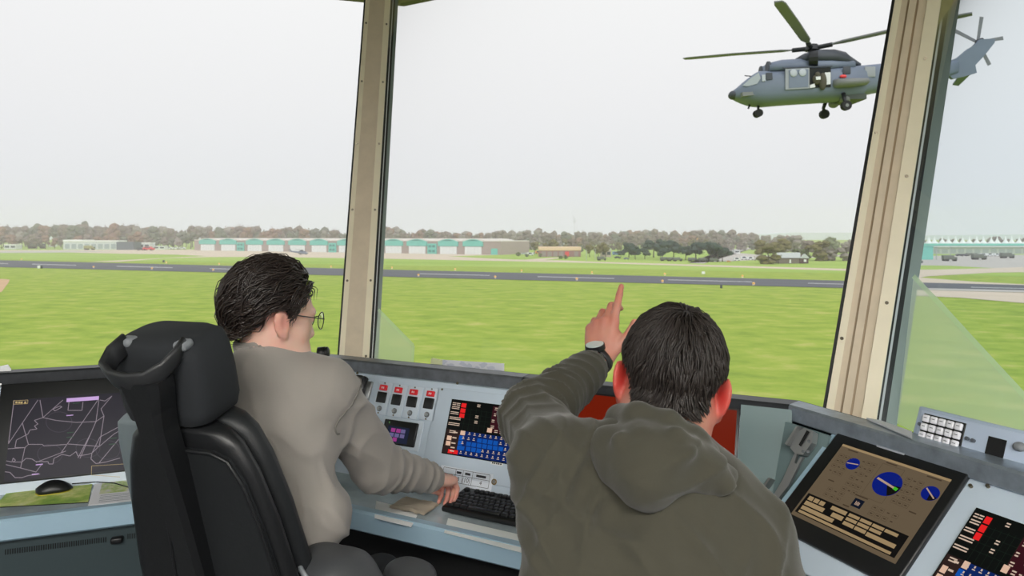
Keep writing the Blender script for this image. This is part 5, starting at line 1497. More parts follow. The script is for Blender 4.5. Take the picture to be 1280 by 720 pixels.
# --- keypad box on the rail
q0 = Vector((0, 0, 0))
KN = (FR.n * .93 + Vector((0, 0, .36))).normalized()
kt = FR.p((U(1140, 570, 1.6) - B_).dot(FR.u), -.055, ZR + .002)
Kv = KN.cross(FR.u).normalized()
if Kv.z > 0: Kv = -Kv
class KP(Plate):
    def __init__(s, tl, tr, bl):
        s.N = KN; s.u = FR.u; s.v = Kv; s.R = frame3(s.u, -s.v, s.N)
        s.o = hit(*tl, kt, KN); s.w = (hit(*tr, kt, KN) - s.o).dot(s.u); s.h = (hit(*bl, kt, KN) - s.o).dot(s.v)
kp = KP((1149, 507), (1280, 541), (1139, 549))
M_KBOX = mat('keypad_box', (170, 186, 208), .45); M_KEYW = mat('key_white', (232, 232, 238), .4)
t = empty('keypad_box', kp.at(.5, 1), 'blue grey box with a white keypad standing on the bright rail', 'keypad')
kp.bbox(MB(), 0, 0, 1.55, 1.05, -.06, 0, .004).build('housing', M_KBOX, t)
fp = kp.bbox(MB(), .04, .09, 1.5, 1.0, -.001, .003, .002).build('face_plate', mat('keypad_plate', (182, 196, 216), .5), t)
ky = KP((1157.5, 518), (1208, 531.5), (1150, 549))
ky.bbox(MB(), -.02, -.03, 1.02, 1.02, .002, .005, .002).build('key_base', M_BEZ, t)
for j in range(3):
    for i in range(5):
        k = ky.bbox(MB(), i / 5 + .018, j / 3 + .03, (i + 1) / 5 - .018, (j + 1) / 3 - .03, .005, .014, .0025).build('key', M_KEYW, t)
        mb = MB(); ky.quad(mb, i / 5 + .06, j / 3 + .13, i / 5 + .14, j / 3 + .16, .0142); mb.build('key_print', mat('key_ink', (120, 122, 130), .5), k)
for x, y in ((1211, 549), (1218.5, 551.5), (1152, 531)):
    c = hit(x, y, kt, KN); MB().cyl(c, c + KN * .010, .0042, 12).build('button', mat('button_grey', (84, 90, 98), .4), t)
dq = KP((1237.5, 545.5), (1260, 551), (1233, 569))
dq.box(MB(), 0, 0, 1, 1, .002, .005).build('black_window', M_BEZ, t)
c = hit(1276, 559, kt, KN); MB().ball(c + KN * .004, (.013, .013, .01)).build('knob', M_GREYP, t)
dq = KP((1267, 579), (1300, 588), (1266, 585)); q = dq.box(MB(), 0, 0, 1, 1, .002, .004).build('name_strip', M_PLAC, t)
# paper edge between the post and the keypad box
P0 = FR.p(0, -.03, 0)
pp = [Uz(x, y, .478) for x, y in ((1083, 524), (1100, 527), (1140, 541), (1140, 549))]
t = MB().prism(pp, (0, 0, .004)).build('paper_pad', mat('paper_grey', (196, 200, 204), .6))
tag(rooted(t, pp[0]), 'thin white pad lying on the sill before the keypad box', 'paper')
# small white card standing at the far end of the dark rail
p0 = FL_.p(0, -.03, 0)
pp = [hit(x, y, p0, FL_.n) for x, y in ((-6, 459), (10, 455.5), (14, 461), (14, 466), (-6, 467))]
tag(rooted(MB().prism(pp, FL_.n * .002).build('paper_card', M_PAPER), pp[4]), 'small white card at the edge of the dark rail above the map monitor', 'paper')
# ------------------------------------------------------------------ bodies: signed distance fields turned into one smooth surface
class Field:
    def __init__(s, ax):
        s.ax = [np.asarray(a, dtype=np.float32) for a in ax]
        s.d = np.full([len(a) for a in ax], 1.0, dtype=np.float32)
    def _sl(s, lo, hi, pad):
        sl = []
        for i in range(3):
            a = np.searchsorted(s.ax[i], lo[i] - pad); b = np.searchsorted(s.ax[i], hi[i] + pad)
            sl.append(slice(max(0, a), min(len(s.ax[i]), b)))
        return tuple(sl)
    def _xyz(s, sl):
        return s.ax[0][sl[0]][:, None, None], s.ax[1][sl[1]][None, :, None], s.ax[2][sl[2]][None, None, :]
    def mix(s, sl, v, k, sub=False):
        cur = s.d[sl]
        if cur.size == 0: return
        if sub:
            h = np.clip(.5 - .5 * (v + cur) / k, 0, 1)
            s.d[sl] = cur * (1 - h) + (-v) * h + k * h * (1 - h)
        else:
            h = np.clip(.5 + .5 * (v - cur) / k, 0, 1)
            s.d[sl] = v * (1 - h) + cur * h - k * h * (1 - h)
    def cone(s, a, b, ra, rb, k=.02, sub=False, sq=None):
        a, b = Vector(a), Vector(b); r = max(ra, rb); pad = r + k + .03
        lo = [min(a[i], b[i]) for i in range(3)]; hi = [max(a[i], b[i]) for i in range(3)]
        sl = s._sl(lo, hi, pad); X, Y, Z = s._xyz(sl)
        ab = b - a; L2 = max(ab.length_squared, 1e-9)
        px, py, pz = X - a.x, Y - a.y, Z - a.z
        t = np.clip((px * ab.x + py * ab.y + pz * ab.z) / L2, 0, 1)
        dx, dy, dz = px - t * ab.x, py - t * ab.y, pz - t * ab.z
        if sq:
            dv, f = sq; c = (dx * dv.x + dy * dv.y + dz * dv.z) * (f - 1)
            dx, dy, dz = dx + dv.x * c, dy + dv.y * c, dz + dv.z * c
        v = np.sqrt(dx * dx + dy * dy + dz * dz) - (ra + (rb - ra) * t)
        s.mix(sl, v.astype(np.float32), k, sub)
    def ell(s, c, r, R=None, k=.02, sub=False):
        c = Vector(c); m = max(r); sl = s._sl(c, c, m + k + .03); X, Y, Z = s._xyz(sl)
        px, py, pz = X - c.x, Y - c.y, Z - c.z
        if R is not None:
            ex, ey, ez = R.col[0], R.col[1], R.col[2]
            px, py, pz = px * ex[0] + py * ex[1] + pz * ex[2], px * ey[0] + py * ey[1] + pz * ey[2], px * ez[0] + py * ez[1] + pz * ez[2]
        k0 = np.sqrt((px / r[0]) ** 2 + (py / r[1]) ** 2 + (pz / r[2]) ** 2)
        k1 = np.sqrt((px / r[0] ** 2) ** 2 + (py / r[1] ** 2) ** 2 + (pz / r[2] ** 2) ** 2) + 1e-9
        s.mix(sl, (k0 * (k0 - 1) / k1).astype(np.float32), k, sub)
    def surface(s):
        d = s.d; n = d.shape; neg = d < 0
        cnt = np.zeros([q - 1 for q in n], dtype=np.int8)
        C = [(i, j, k) for i in (0, 1) for j in (0, 1) for k in (0, 1)]
        for i, j, k in C: cnt += neg[i:n[0] - 1 + i, j:n[1] - 1 + j, k:n[2] - 1 + k]
        act = (cnt > 0) & (cnt < 8)
        I, J, K = np.nonzero(act); N = len(I)
        idx = np.full(act.shape, -1, dtype=np.int32); idx[act] = np.arange(N)
        acc = np.zeros((N, 3)); w = np.zeros(N)
        for a in C:
            for ax in range(3):
                if a[ax]: continue
                b = list(a); b[ax] = 1
                d0 = d[I + a[0], J + a[1], K + a[2]]; d1 = d[I + b[0], J + b[1], K + b[2]]
                m = (d0 < 0) != (d1 < 0)
                t = np.where(m, d0 / np.where(m, d0 - d1, 1), 0)
                p = np.stack([s.ax[0][I + a[0]], s.ax[1][J + a[1]], s.ax[2][K + a[2]]], 1).astype(float)
                q = (I + a[0], J + a[1], K + a[2])[ax]
                p[:, ax] = s.ax[ax][q] + t * (s.ax[ax][np.minimum(q + 1, n[ax] - 1)] - s.ax[ax][q])
                acc += p * m[:, None]; w += m
        V = acc / w[:, None]
        F = []
        for ax in range(3):
            o1, o2 = [(1, 2), (2, 0), (0, 1)][ax]
            sl0 = [slice(1, n[i] - 1) for i in range(3)]; sl0[ax] = slice(0, n[ax] - 1)
            sl1 = list(sl0); sl1[ax] = slice(1, n[ax])
            s0, s1 = neg[tuple(sl0)], neg[tuple(sl1)]
            ch = s0 != s1
            P = list(np.nonzero(ch)); fl = s0[ch]
            for i in range(3):
                if i != ax: P[i] = P[i] + 1
            def cell(da, db):
                q = [P[0], P[1], P[2]]; q[o1] = q[o1] - da; q[o2] = q[o2] - db
                return idx[q[0], q[1], q[2]]
            quad = np.stack([cell(1, 1), cell(0, 1), cell(0, 0), cell(1, 0)], 1)
            quad[~fl] = quad[~fl][:, ::-1]
            F.append(quad)
        return V, np.concatenate(F)
def axis(lo, hi, h, fine=()):
    """grid axis from lo to hi with finer steps inside the fine ranges [(a,b,h)]"""
    out = [lo]; x = lo
    while x < hi:
        hh = h
        for a, b, f in fine:
            if a <= x <= b: hh = min(hh, f)
        x += hh; out.append(x)
    return out
def field_mesh(name, F, smooth=2, disp=None, keep=None):
    V, Q = F.surface()
    def nbr_smooth(V, it):
        E = np.concatenate([Q[:, [0, 1]], Q[:, [1, 2]], Q[:, [2, 3]], Q[:, [3, 0]]])
        for _ in range(it):
            a = np.zeros_like(V); c = np.zeros(len(V))
            for i in range(3):
                a[:, i] = np.bincount(E[:, 0], V[E[:, 1], i], len(V)) + np.bincount(E[:, 1], V[E[:, 0], i], len(V))
            c = np.bincount(E[:, 0], minlength=len(V)) + np.bincount(E[:, 1], minlength=len(V))
            V = .4 * V + .6 * a / np.maximum(c, 1)[:, None]
        return V
    V = nbr_smooth(V, smooth)
    if disp is not None:
        a = V[Q[:, 2]] - V[Q[:, 0]]; b = V[Q[:, 3]] - V[Q[:, 1]]; nn = np.cross(a, b)
        Nv = np.zeros_like(V)
        for i in range(4):
            for c in range(3): Nv[:, c] += np.bincount(Q[:, i], nn[:, c], len(V))
        Nv /= np.linalg.norm(Nv, axis=1)[:, None] + 1e-12
        V = V + Nv * disp(V, Nv)[:, None]
    me = bpy.data.meshes.new(name)
    me.from_pydata(V.tolist(), [], Q.tolist())
    me.polygons.foreach_set('use_smooth', [True] * len(Q))
    me.update()
    return me, V
def nwarp(V, sc, seed):
    """cheap smooth pseudo noise, -1..1"""
    r = np.random.RandomState(seed); o = np.zeros(len(V))
    for i in range(5):
        k = r.normal(0, 1, 3) * sc; o += np.sin(V @ k + r.uniform(0, 6.28))
    return o / 5 * 1.4
def folds(sets, base=.0):
    """each set: centre, direction across the folds, wavelength, amplitude, radius, seed"""
    def f(V, N):
        d = base * (1.2 * nwarp(V, 14, 7) + .6 * nwarp(V, 40, 17))
        for c, dr, lam, amp, rad, seed in sets:
            dr = np.array(Vector(dr).normalized()); q = V - np.array(c)
            ph = 2 * np.pi * (V @ dr) / lam + 4.2 * nwarp(V, 9, seed) + 1.8 * nwarp(V, 24, seed + 50)
            wv = 1 - np.abs(np.sin(ph / 2)); wv = wv ** 1.6 * (.45 + .55 * np.clip(.5 + nwarp(V, 14, seed + 90), 0, 1.4))
            d = d + amp * (wv - .35) * np.exp(-(q ** 2).sum(1) / rad ** 2)
        return d
    return f
def finish(me, name, m, parent, attr=None):
    inv = MW[parent.name].inverted(); me.transform(inv); me.name = name
    me.materials.append(m)
    if attr is not None:
        a = me.attributes.new('blush', 'FLOAT', 'POINT'); a.data.foreach_set('value', attr.astype(np.float32))
    return link(name, me, parent)
def skin_mat(name, base, red):
    m = mat(name, base, .48, spec=.4, sss=.35, bump=(220, .12, .001))
    n, l = m.node_tree.nodes, m.node_tree.links; b = n['Principled BSDF']
    at = n.new('ShaderNodeAttribute'); at.attribute_name = 'blush'
    nz_ = n.new('ShaderNodeTexNoise'); nz_.inputs['Scale'].default_value = 40
    tc_ = n.new('ShaderNodeTexCoord'); l.new(tc_.outputs['Object'], nz_.inputs['Vector'])
    ma = n.new('ShaderNodeMath'); ma.operation = 'MULTIPLY_ADD'; ma.inputs[1].default_value = .35
    l.new(nz_.outputs['Fac'], ma.inputs[0]); l.new(at.outputs['Fac'], ma.inputs[2])
    sb = n.new('ShaderNodeMath'); sb.operation = 'SUBTRACT'; sb.inputs[1].default_value = .17; sb.use_clamp = True
    l.new(ma.outputs[0], sb.inputs[0])
    mx = n.new('ShaderNodeMix'); mx.data_type = 'RGBA'
    mx.inputs['A'].default_value = rgb(*base); mx.inputs['B'].default_value = rgb(*red)
    l.new(sb.outputs[0], mx.inputs['Factor']); l.new(mx.outputs['Result'], b.inputs['Base Color'])
    return m

class Head:
    """C: point between the ears; f forward; roll: right ear up"""
    def __init__(s, C, yaw, pitch, roll, ear=1.0, flare=.55, nose=0.0):
        s.ear = ear; s.flare = flare; s.nose = nose
        s.C = Vector(C)
        R = Matrix.Rotation(-yaw, 3, 'Z') @ Matrix.Rotation(pitch, 3, 'X') @ Matrix.Rotation(roll, 3, 'Y')
        s.R = R
    def w(s, x, y, z): return s.C + s.R @ Vector((x, y, z))
    def field(s, F, c7, jaw=1.0):
        R, w = s.R, s.w
        F.ell(w(0, -.012, .042), (.074, .094, .088), R, .02)
        F.ell(w(0, .035, -.002), (.062, .060, .085), R, .03)
        F.ell(w(0, .032, -.058), (.054 * jaw, .056, .050), R, .03)
        F.ell(w(0, .074, -.094), (.020, .018, .017), R, .025)
        F.cone(w(-.034, .082, .026), w(.034, .082, .026), .012, .012, .012)
        for q in (-1, 1):
            F.ell(w(q * (.043 - s.nose * .3), .056 - s.nose * .8, -.022), (.02, .024, .02), R, .02)
            F.ell(w(q * .032, .104, .008), (.017, .016, .011), R, .01, True)
            F.ell(w(q * .031, .080, .008), (.0125, .0125, .0115), R, .003)
            F.cone(w(q * .052, .03, -.075), w(q * .06, -.01, -.03), .012, .012, .03)
            es = s.ear
            Re = R @ Matrix.Rotation(q * s.flare, 3, 'Z') @ Matrix.Rotation(.22, 3, 'X')
            F.ell(w(q * (.084 + .006 * (es - 1) / .15), -.014, .0), (.0068 * es, .020 * es, .034 * es), Re, .006)
            F.cone(w(q * .080, -.004, -.022), w(q * .079, .0, -.032), .007, .006, .008)
            F.ell(w(q * (.092 + .007 * (es - 1) / .15), -.006, .002), (.007, .011 * es, .020 * es), Re, .005, True)
        F.cone(w(0, .090 - s.nose * .5, .014), w(0, .112 - s.nose, -.03), .008, .013, .012)
        for q in (-1, 1): F.ell(w(q * .012, .100 - s.nose, -.034), (.009, .011, .008), R, .008)
        F.cone(w(-.018, .088, -.060), w(.018, .088, -.060), .007, .007, .008)
        F.cone(w(-.015, .087, -.070), w(.015, .087, -.070), .007, .007, .008)
        F.cone(w(-.02, .099, -.0645), w(.02, .099, -.0645), .002, .002, .004, True)
        F.cone(w(0, -.018, -.03), c7, .052, .060, .04)
        F.cone(w(0, .012, -.06), Vector(c7) + s.R @ Vector((0, .06, -.03)), .048, .05, .04)
    def blush(s, V):
        """redder ears, cheeks and nose"""
        q = (V - np.array(s.C)) @ np.array(s.R)
        d = np.zeros(len(V))
        for sg in (-1, 1):
            e_ = ((q[:, 0] - sg * .086) / .018) ** 2 + ((q[:, 1] + .014) / .026) ** 2 + (q[:, 2] / .04) ** 2
            d += np.exp(-e_ * .8) * 1.0  # red painted into the ears for daylight shining through them
        return d
class Hand:
    """wrist W; y towards the fingers, z out of the back of the hand, x towards the thumb"""
    def __init__(s, W, y, z, thumb_right=True, sc=1.0):
        s.W = Vector(W); y = Vector(y).normalized(); z = (Vector(z) - y * Vector(z).dot(y)).normalized()
        x = y.cross(z)
        if not thumb_right: x = -x
        s.x, s.y, s.z, s.sc = x, y, z, sc
        s.knuck = []
    def w(s, x, y, z): return s.W + (s.x * x + s.y * y + s.z * z) * s.sc
    def field(s, F, flex, thumb, spread=(.10, .02, -.06, -.14)):
        sc = s.sc
        mcp = [(.027, .088, .0), (.008, .092, .003), (-.013, .086, .001), (-.031, .076, -.004)]
        ln = [(.042, .026, .021), (.046, .030, .022), (.042, .028, .021), (.033, .021, .019)]
        rd = [(.0098, .0088, .0078, .0066), (.0100, .0090, .0080, .0068), (.0094, .0084, .0075, .0064), (.0084, .0075, .0067, .0058)]
        for i, m in enumerate(mcp):
            F.cone(s.w(m[0] * .45, .004, 0), s.w(*m), .0165 * sc, .0118 * sc, .010)
        F.cone(s.w(.016, .012, -.010), s.w(.034, .058, -.012), .016 * sc, .0125 * sc, .014)
        F.cone(s.w(-.014, .012, -.008), s.w(-.026, .055, -.010), .015 * sc, .012 * sc, .014)
        for i, m in enumerate(mcp):
            p = s.w(*m); a = 0.0; sp = spread[i]
            s.knuck.append(p + s.z * .006)
            for j in range(3):
                a += flex[i][j]
                d = (s.y * math.cos(a) - s.z * math.sin(a) + s.x * math.sin(sp) * max(math.cos(a), .2)).normalized()
                q = p + d * ln[i][j] * sc
                F.cone(p, q, rd[i][j] * sc, rd[i][j + 1] * sc, .0035 if j else .006)
                p = q
                if j < 2: s.knuck.append(p)
            s.knuck.append(p)
        T = [s.w(*q) for q in thumb]; r = (.0135, .0118, .0108, .0085)
        for j in range(3): F.cone(T[j], T[j + 1], r[j] * sc, r[j + 1] * sc, .006)
        s.knuck += T[2:]
    def blush(s, V):
        d = np.zeros(len(V))
        for k in s.knuck: d += .55 * np.exp(-((V - np.array(k)) ** 2).sum(1) / .012 ** 2)
        return d + .25 * np.exp(-((V - np.array(s.w(0, .08, 0))) ** 2).sum(1) / .07 ** 2)

def hair(name, parent, H, m, origin, allowed, n, length, thick, wave, width, seed, cen=(0, -.012, .042), rad=(.0765, .0965, .0905), stop=None, clump=.25, npt=7):
    """tapered locks that follow the skull from an origin direction; plus a close cap under them"""
    rnd = random.Random(seed)
    cen = Vector(cen); o = Vector(origin).normalized()
    def surf(d, off):
        p = cen + Vector((d.x * (rad[0] + off), d.y * (rad[1] + off), d.z * (rad[2] + off)))
        if p.z < 0 and p.y < -.01:          # the nape: hair lies on the neck
            hx, hy = p.x, p.y + .02; L = math.hypot(hx, hy); k_ = .0645 + off
            if 1e-6 < L < k_: p.x, p.y = hx * k_ / L, hy * k_ / L - .02
        return p
    mb = MB()
    # cap
    rings = []; NA = 48
    lims = [allowed(2 * math.pi * k / NA) for k in range(NA)]
    NRg = 14
    for r in range(NRg):
        row = []
        for k in range(NA):
            az = 2 * math.pi * k / NA; el = lims[k] + (math.pi / 2 - lims[k]) * (r / (NRg - 1)) * .999
            d = Vector((math.sin(az) * math.cos(el), math.cos(az) * math.cos(el), math.sin(el)))
            edge = min(1, r / 3)
            row.append(H.C + H.R @ surf(d, -.004 + edge * thick * .55))
        rings.append(row)
    mb.loft(rings, None, True, True)
    # the grid of clump guides
    cnt = 0
    while cnt < n:
        z = rnd.uniform(-.95, 1); a = rnd.uniform(0, 2 * math.pi); q = math.sqrt(1 - z * z)
        d = Vector((q * math.sin(a), q * math.cos(a), z)); el = math.asin(z)
        if el < allowed(a) + .0: continue
        ax = o.cross(d)
        if ax.length < .03: ax = Vector((rnd.gauss(0, 1), rnd.gauss(0, 1), rnd.gauss(0, 1)))
        ax.normalize()
        cl = mnoise.noise(d * 4.5 + Vector((seed, 0, 0))); cl2 = mnoise.noise(d * 11 + Vector((0, seed, 0)))
        ax = Matrix.Rotation(clump * cl * 2.2 + .25 * cl2, 3, d) @ ax
        layer = rnd.random() ** .6
        L = length * rnd.uniform(.6, 1.15)
        pts = []; ph = cl * 9
        for k in range(npt):
            s = k / (npt - 1)
            dd = Matrix.Rotation(L * s, 3, ax) @ d
            dd = Matrix.Rotation(wave * math.sin(ph + 5.5 * s + cl2 * 2) * s, 3, d) @ dd
            e2 = math.asin(max(-1, min(1, dd.z / dd.length))); a2 = math.atan2(dd.x, dd.y)
            if stop is not None and e2 < stop(a2): break
            lift = thick * (.25 + .75 * layer) * (1 - .25 * s) * min(1, .35 + 2.5 * s) * (1 + .35 * cl2)
            pts.append((H.C + H.R @ surf(dd, lift), s, (H.R @ dd).normalized()))
        if len(pts) < 3: continue
        cnt += 1
        wd = width * rnd.uniform(.6, 1.3)
        rr = []
        for i, (p, s, nrm) in enumerate(pts):
            t = (pts[min(i + 1, len(pts) - 1)][0] - pts[max(i - 1, 0)][0]).normalized(); sd = t.cross(nrm).normalized()
            f = i / (len(pts) - 1)
            w = wd * (1 - f ** 2.2 * .92)
            rr.append([p - sd * w - nrm * w * .3, p + nrm * w * .55, p + sd * w - nrm * w * .3])
        mb.loft(rr, None, True, False)
    return mb.build(name, m, parent)

# ------------------------------------------------------------------ the seated man in grey
M_SKIN1 = skin_mat('fair_skin', (226, 184, 166), (214, 128, 116))
M_SKIN2 = skin_mat('ruddy_skin', (192, 136, 118), (182, 46, 42))
M_HAIR1 = mat('dark_brown_hair', (42, 33, 29), .38, spec=.5); M_HAIR2 = mat('black_brown_hair', (42, 36, 33), .5, spec=.4)
M_GREY = mat('grey_jersey', (147, 141, 135), .92, sheen=.15, bump=(420, .22, .001), vary=(5, .05))
M_OLIVE = mat('olive_fleece', (60, 58, 47), .95, sheen=.15, bump=(380, .25, .001), vary=(5, .06))  # darkened to offset the flat fill light on the man's back
M_TROUS = mat('dark_trousers', (30, 32, 36), .9); M_SHOE = mat('black_shoe', (20, 20, 21), .5)
def legs(F, FS, hips, knees, feet, r=(.085, .062, .052)):
    for h, k, f in zip(hips, knees, feet):
        F.cone(h, k, r[0], r[1], .03); F.cone(k, f, r[1], r[2] * .9, .02)

lm_base = Vector((-.60, 1.62, 0))
LMN = empty('person', lm_base, 'man in a grey sweatshirt and round glasses seated in the black chair', 'person')
H1 = Head(U(341, 400, 1.68), math.radians(48), math.radians(-7), math.radians(0), 1.02, .12, .012)
C7 = U(332, 447, 1.655)
SR, SL_ = U(409, 489, 1.69), U(268, 482, 1.80)
ER, WR = U(472, 583, 1.87), U(543, 598, 2.07)
EL, WL = U(262, 600, 2.0), U(300, 650, 2.18)
PV = U(322, 752, 1.60)
yawT = math.radians(20); rt = Vector((math.cos(yawT), -math.sin(yawT), 0)); fw = Vector((math.sin(yawT), math.cos(yawT), 0))
hipR, hipL = PV + rt * .09 - Vector((0, 0, .02)), PV - rt * .09 - Vector((0, 0, .02))
kR, kL = hipR + fw * .40 - Vector((0, 0, .10)), hipL + fw * .40 - Vector((0, 0, .10))
fR, fL = kR + fw * .05 - Vector((0, 0, .42)), kL + fw * .05 - Vector((0, 0, .42))
sp1 = (C7 - PV).normalized(); RT = frame3(rt, sp1.cross(rt) * -1 if False else rt.cross(sp1) * -1, sp1)
RT = frame3(rt, sp1.cross(rt), sp1)
chest = C7 + (PV - C7) * .36 + fw * .045
waist = C7 + (PV - C7) * .72 + fw * .02
def torso(F, off, ch=(.165, .112, .20)):
    F.ell(chest, (ch[0] + off, ch[1] + off, ch[2] + off), RT, .05)
    F.ell(waist, (.145 + off, .105 + off, .20 + off), RT, .06)
    F.ell(PV + sp1 * .02, (.155 + off, .115 + off, .12 + off), RT, .05)
    for S in (SR, SL_):
        F.cone(C7 - sp1 * .035 + fw * .02, S + sp1 * .005, .055 + off, .058 + off, .05)
fn = .0034
F = Field((axis(-1.02, -.08, .012, [(-.72, -.46, fn), (-.27, -.12, fn)]), axis(1.40, 2.36, .012, [(1.54, 1.84, fn), (2.04, 2.30, fn)]), axis(.0, 1.80, .02, [(1.36, 1.75, fn), (.88, 1.06, fn), (1.06, 1.36, .012)])))
H1.field(F, C7)
torso(F, -.012)
F.cone(SR, ER, .046, .040, .02); F.cone(ER, WR, .040, .027, .015)
F.cone(SL_, EL, .046, .040, .02); F.cone(EL, WL, .040, .027, .015)
h1 = Hand(WR, (.34, .86, -.30), (.0, .25, 1), thumb_right=False, sc=1.0)
h1.x = -h1.x if h1.x.x > 0 else h1.x
h1.field(F, [(.75, .95, .5), (.8, 1.0, .5), (.85, 1.0, .5), (.9, 1.0, .5)], [(.018, .016, -.008), (.038, .044, -.024), (.038, .074, -.036), (.030, .094, -.044)])
h1b = Hand(WL, (.2, .9, -.2), (0, .2, 1), thumb_right=True)
h1b.field(F, [(.3, .3, .2)] * 4, [(.02, .016, -.008), (.042, .046, -.016), (.052, .074, -.022), (.054, .096, -.026)])
legs(F, None, (hipR, hipL), (kR, kL), (fR, fL), (.075, .052, .042))
me, V = field_mesh('body', F, 1)
finish(me, 'body', M_SKIN1, LMN, np.clip(H1.blush(V) * .6 + h1.blush(V), 0, 1))
# trousers and shoes
F = Field((axis(-1.0, -.1, .012), axis(1.38, 2.3, .012), axis(.15, 1.0, .012)))
F.ell(PV, (.165, .125, .10), RT, .04); legs(F, None, (hipR, hipL), (kR, kL), (fR + Vector((0, 0, .05)), fL + Vector((0, 0, .05))), (.088, .064, .058))
me, V = field_mesh('trousers', F, 1); finish(me, 'trousers', M_TROUS, LMN)
for f in (fR, fL):
    F = Field((axis(f.x - .12, f.x + .25, .01), axis(f.y - .15, f.y + .32, .01), axis(f.z - .1, f.z + .12, .01)))
    F.cone(f - fw * .04 - Vector((0, 0, .03)), f + fw * .16 - Vector((0, 0, .04)), .042, .036, .02); F.cone(f, f + Vector((0, 0, .05)), .045, .045, .02)
    me, V = field_mesh('shoe', F, 1); finish(me, 'shoe', M_SHOE, LMN)
# sweatshirt
g = .0075
F = Field((axis(-1.02, -.15, g), axis(1.38, 2.2, g), axis(.72, 1.50, g)))
torso(F, .010)
F.ell(PV + sp1 * .06, (.172, .135, .13), RT, .04)
F.ell(U(398, 646, 1.60), (.088, .075, .086), RT, .06)
F.cone(SR, ER, .078, .070, .035); F.cone(ER, WR - (WR - ER) * .10, .070, .046, .02)
F.cone(SL_, EL, .066, .058, .035); F.cone(EL, WL - (WL - EL) * .05, .060, .043, .02)
col = [H1.w(.055, -.03, -.075), H1.w(.03, -.075, -.066), H1.w(-.02, -.085, -.064), H1.w(-.06, -.06, -.07)]
F.cone(C7 - sp1 * .02, C7 + sp1 * .035 + fw * .01, .083, .064, .03)
F.cone(C7 + sp1 * .02, H1.w(0, -.02, -.03), .055, .050, .012, True)
arm = (WR - ER).normalized()
me, V = field_mesh('sweatshirt', F, 2, folds([
    (ER + (WR - ER) * .25, (ER - SR).normalized() + arm * 1.4 + Vector((.3, 0, .3)), .060, .014, .10, 1), (ER + (WR - ER) * .75, arm, .045, .009, .07, 2),
    (SR + (ER - SR) * .35, (.5, .4, -.6), .09, .010, .13, 3), (SR + Vector((-.05, .0, -.16)), (.6, .3, .75), .09, .024, .15, 4),
    (waist + rt * .08, (.85, 0, .5), .08, .018, .18, 5), (PV + rt * .12 + sp1 * .05, (.8, .2, .5), .06, .016, .14, 6),
    (U(420, 640, 1.58), (.9, .2, .25), .055, .018, .10, 31), (chest - fw * .1, (.8, .2, .4), .14, .009, .2, 8)], .0022))
sw = finish(me, 'sweatshirt', M_GREY, LMN)
def seam(pts, parent, m, name='seam', r=.0022):
    """a stitched ridge lying on a garment: points are pushed onto the surface"""
    from mathutils.bvhtree import BVHTree
    bvh = BVHTree.FromPolygons([v.co for v in parent.data.vertices], [tuple(p.vertices) for p in parent.data.polygons])
    inv = MW[parent.name].inverted(); q = []
    for p in pts:
        loc, nrm, i, dd = bvh.find_nearest(inv @ Vector(p)); q.append(loc + nrm * .0005)
    return MB().tube(q, r, 6).build(name, m, parent, local=True)
ctr = SR + (ER - SR) * .12; dA = (ER - SR).normalized(); e1 = dA.cross(Vector((0, 0, 1))).normalized(); e2 = dA.cross(e1)
seam([ctr - dA * .02 * math.cos(a) + (e1 * math.cos(a) + e2 * math.sin(a)) * .085 - rt * .03 * 0 for a in [2 * math.pi * k / 28 for k in range(29)]], sw, mat('grey_seam', (112, 108, 102), .95))
# cuff band
cA, cB = WR - (WR - ER) * .20, WR - (WR - ER) * .04
F = Field((axis(-.40, -.15, .005), axis(1.95, 2.15, .005), axis(.90, 1.15, .005))); F.cone(cA, cB, .044, .040, .01); F.cone(cB - arm * .0, cB + arm * .06, .031, .031, .005, True)
me, V = field_mesh('cuff', F, 1); finish(me, 'cuff', M_GREY, sw)
# collar band with a short zip edge
F = Field((axis(-.76, -.42, .005), axis(1.50, 1.84, .005), axis(1.32, 1.50, .005)))
ng = (H1.w(0, -.02, -.06) - C7).normalized(); e1 = ng.cross(Vector((0, 1, 0))).normalized(); e2 = ng.cross(e1)
nc = C7 + ng * .028 + fw * .022
P = [nc + (e1 * math.cos(a) * .070 + e2 * math.sin(a) * .068) for a in [2 * math.pi * k / 22 for k in range(23)]]
for a, b in zip(P, P[1:]):
    for hh in (-.022, -.010, .002, .013, .022): F.cone(a + ng * hh, b + ng * hh, .0095, .0095, .008)
me, V = field_mesh('collar', F, 2, folds([(nc, (1, 0, .3), .05, .004, .2, 3)])); finish(me, 'collar', M_GREY, sw)
# hair: long on top, swept back and down
def lim1(a):
    a = math.degrees(abs((a + math.pi) % (2 * math.pi) - math.pi))
    T = [(0, 40), (30, 31), (45, 18), (58, 4), (70, -8), (78, -22), (85, -20), (91, 2), (103, 2), (114, -28), (140, -54), (180, -60)]
    for (x, y), (x2, y2) in zip(T, T[1:]):
        if x <= a <= x2: return math.radians(y + (y2 - y) * (a - x) / (x2 - x))
def stop1(a):
    v0 = lim1(a) - .14
    v = math.degrees(abs((a + math.pi) % (2 * math.pi) - math.pi))
    return v0 if v < 106 else math.radians(-30 if v < 118 else -70)
hair('hair', LMN, H1, M_HAIR1, (0.25, .80, .60), lim1, 3600, .90, .033, .34, .0026, 5, stop=stop1, clump=.30)
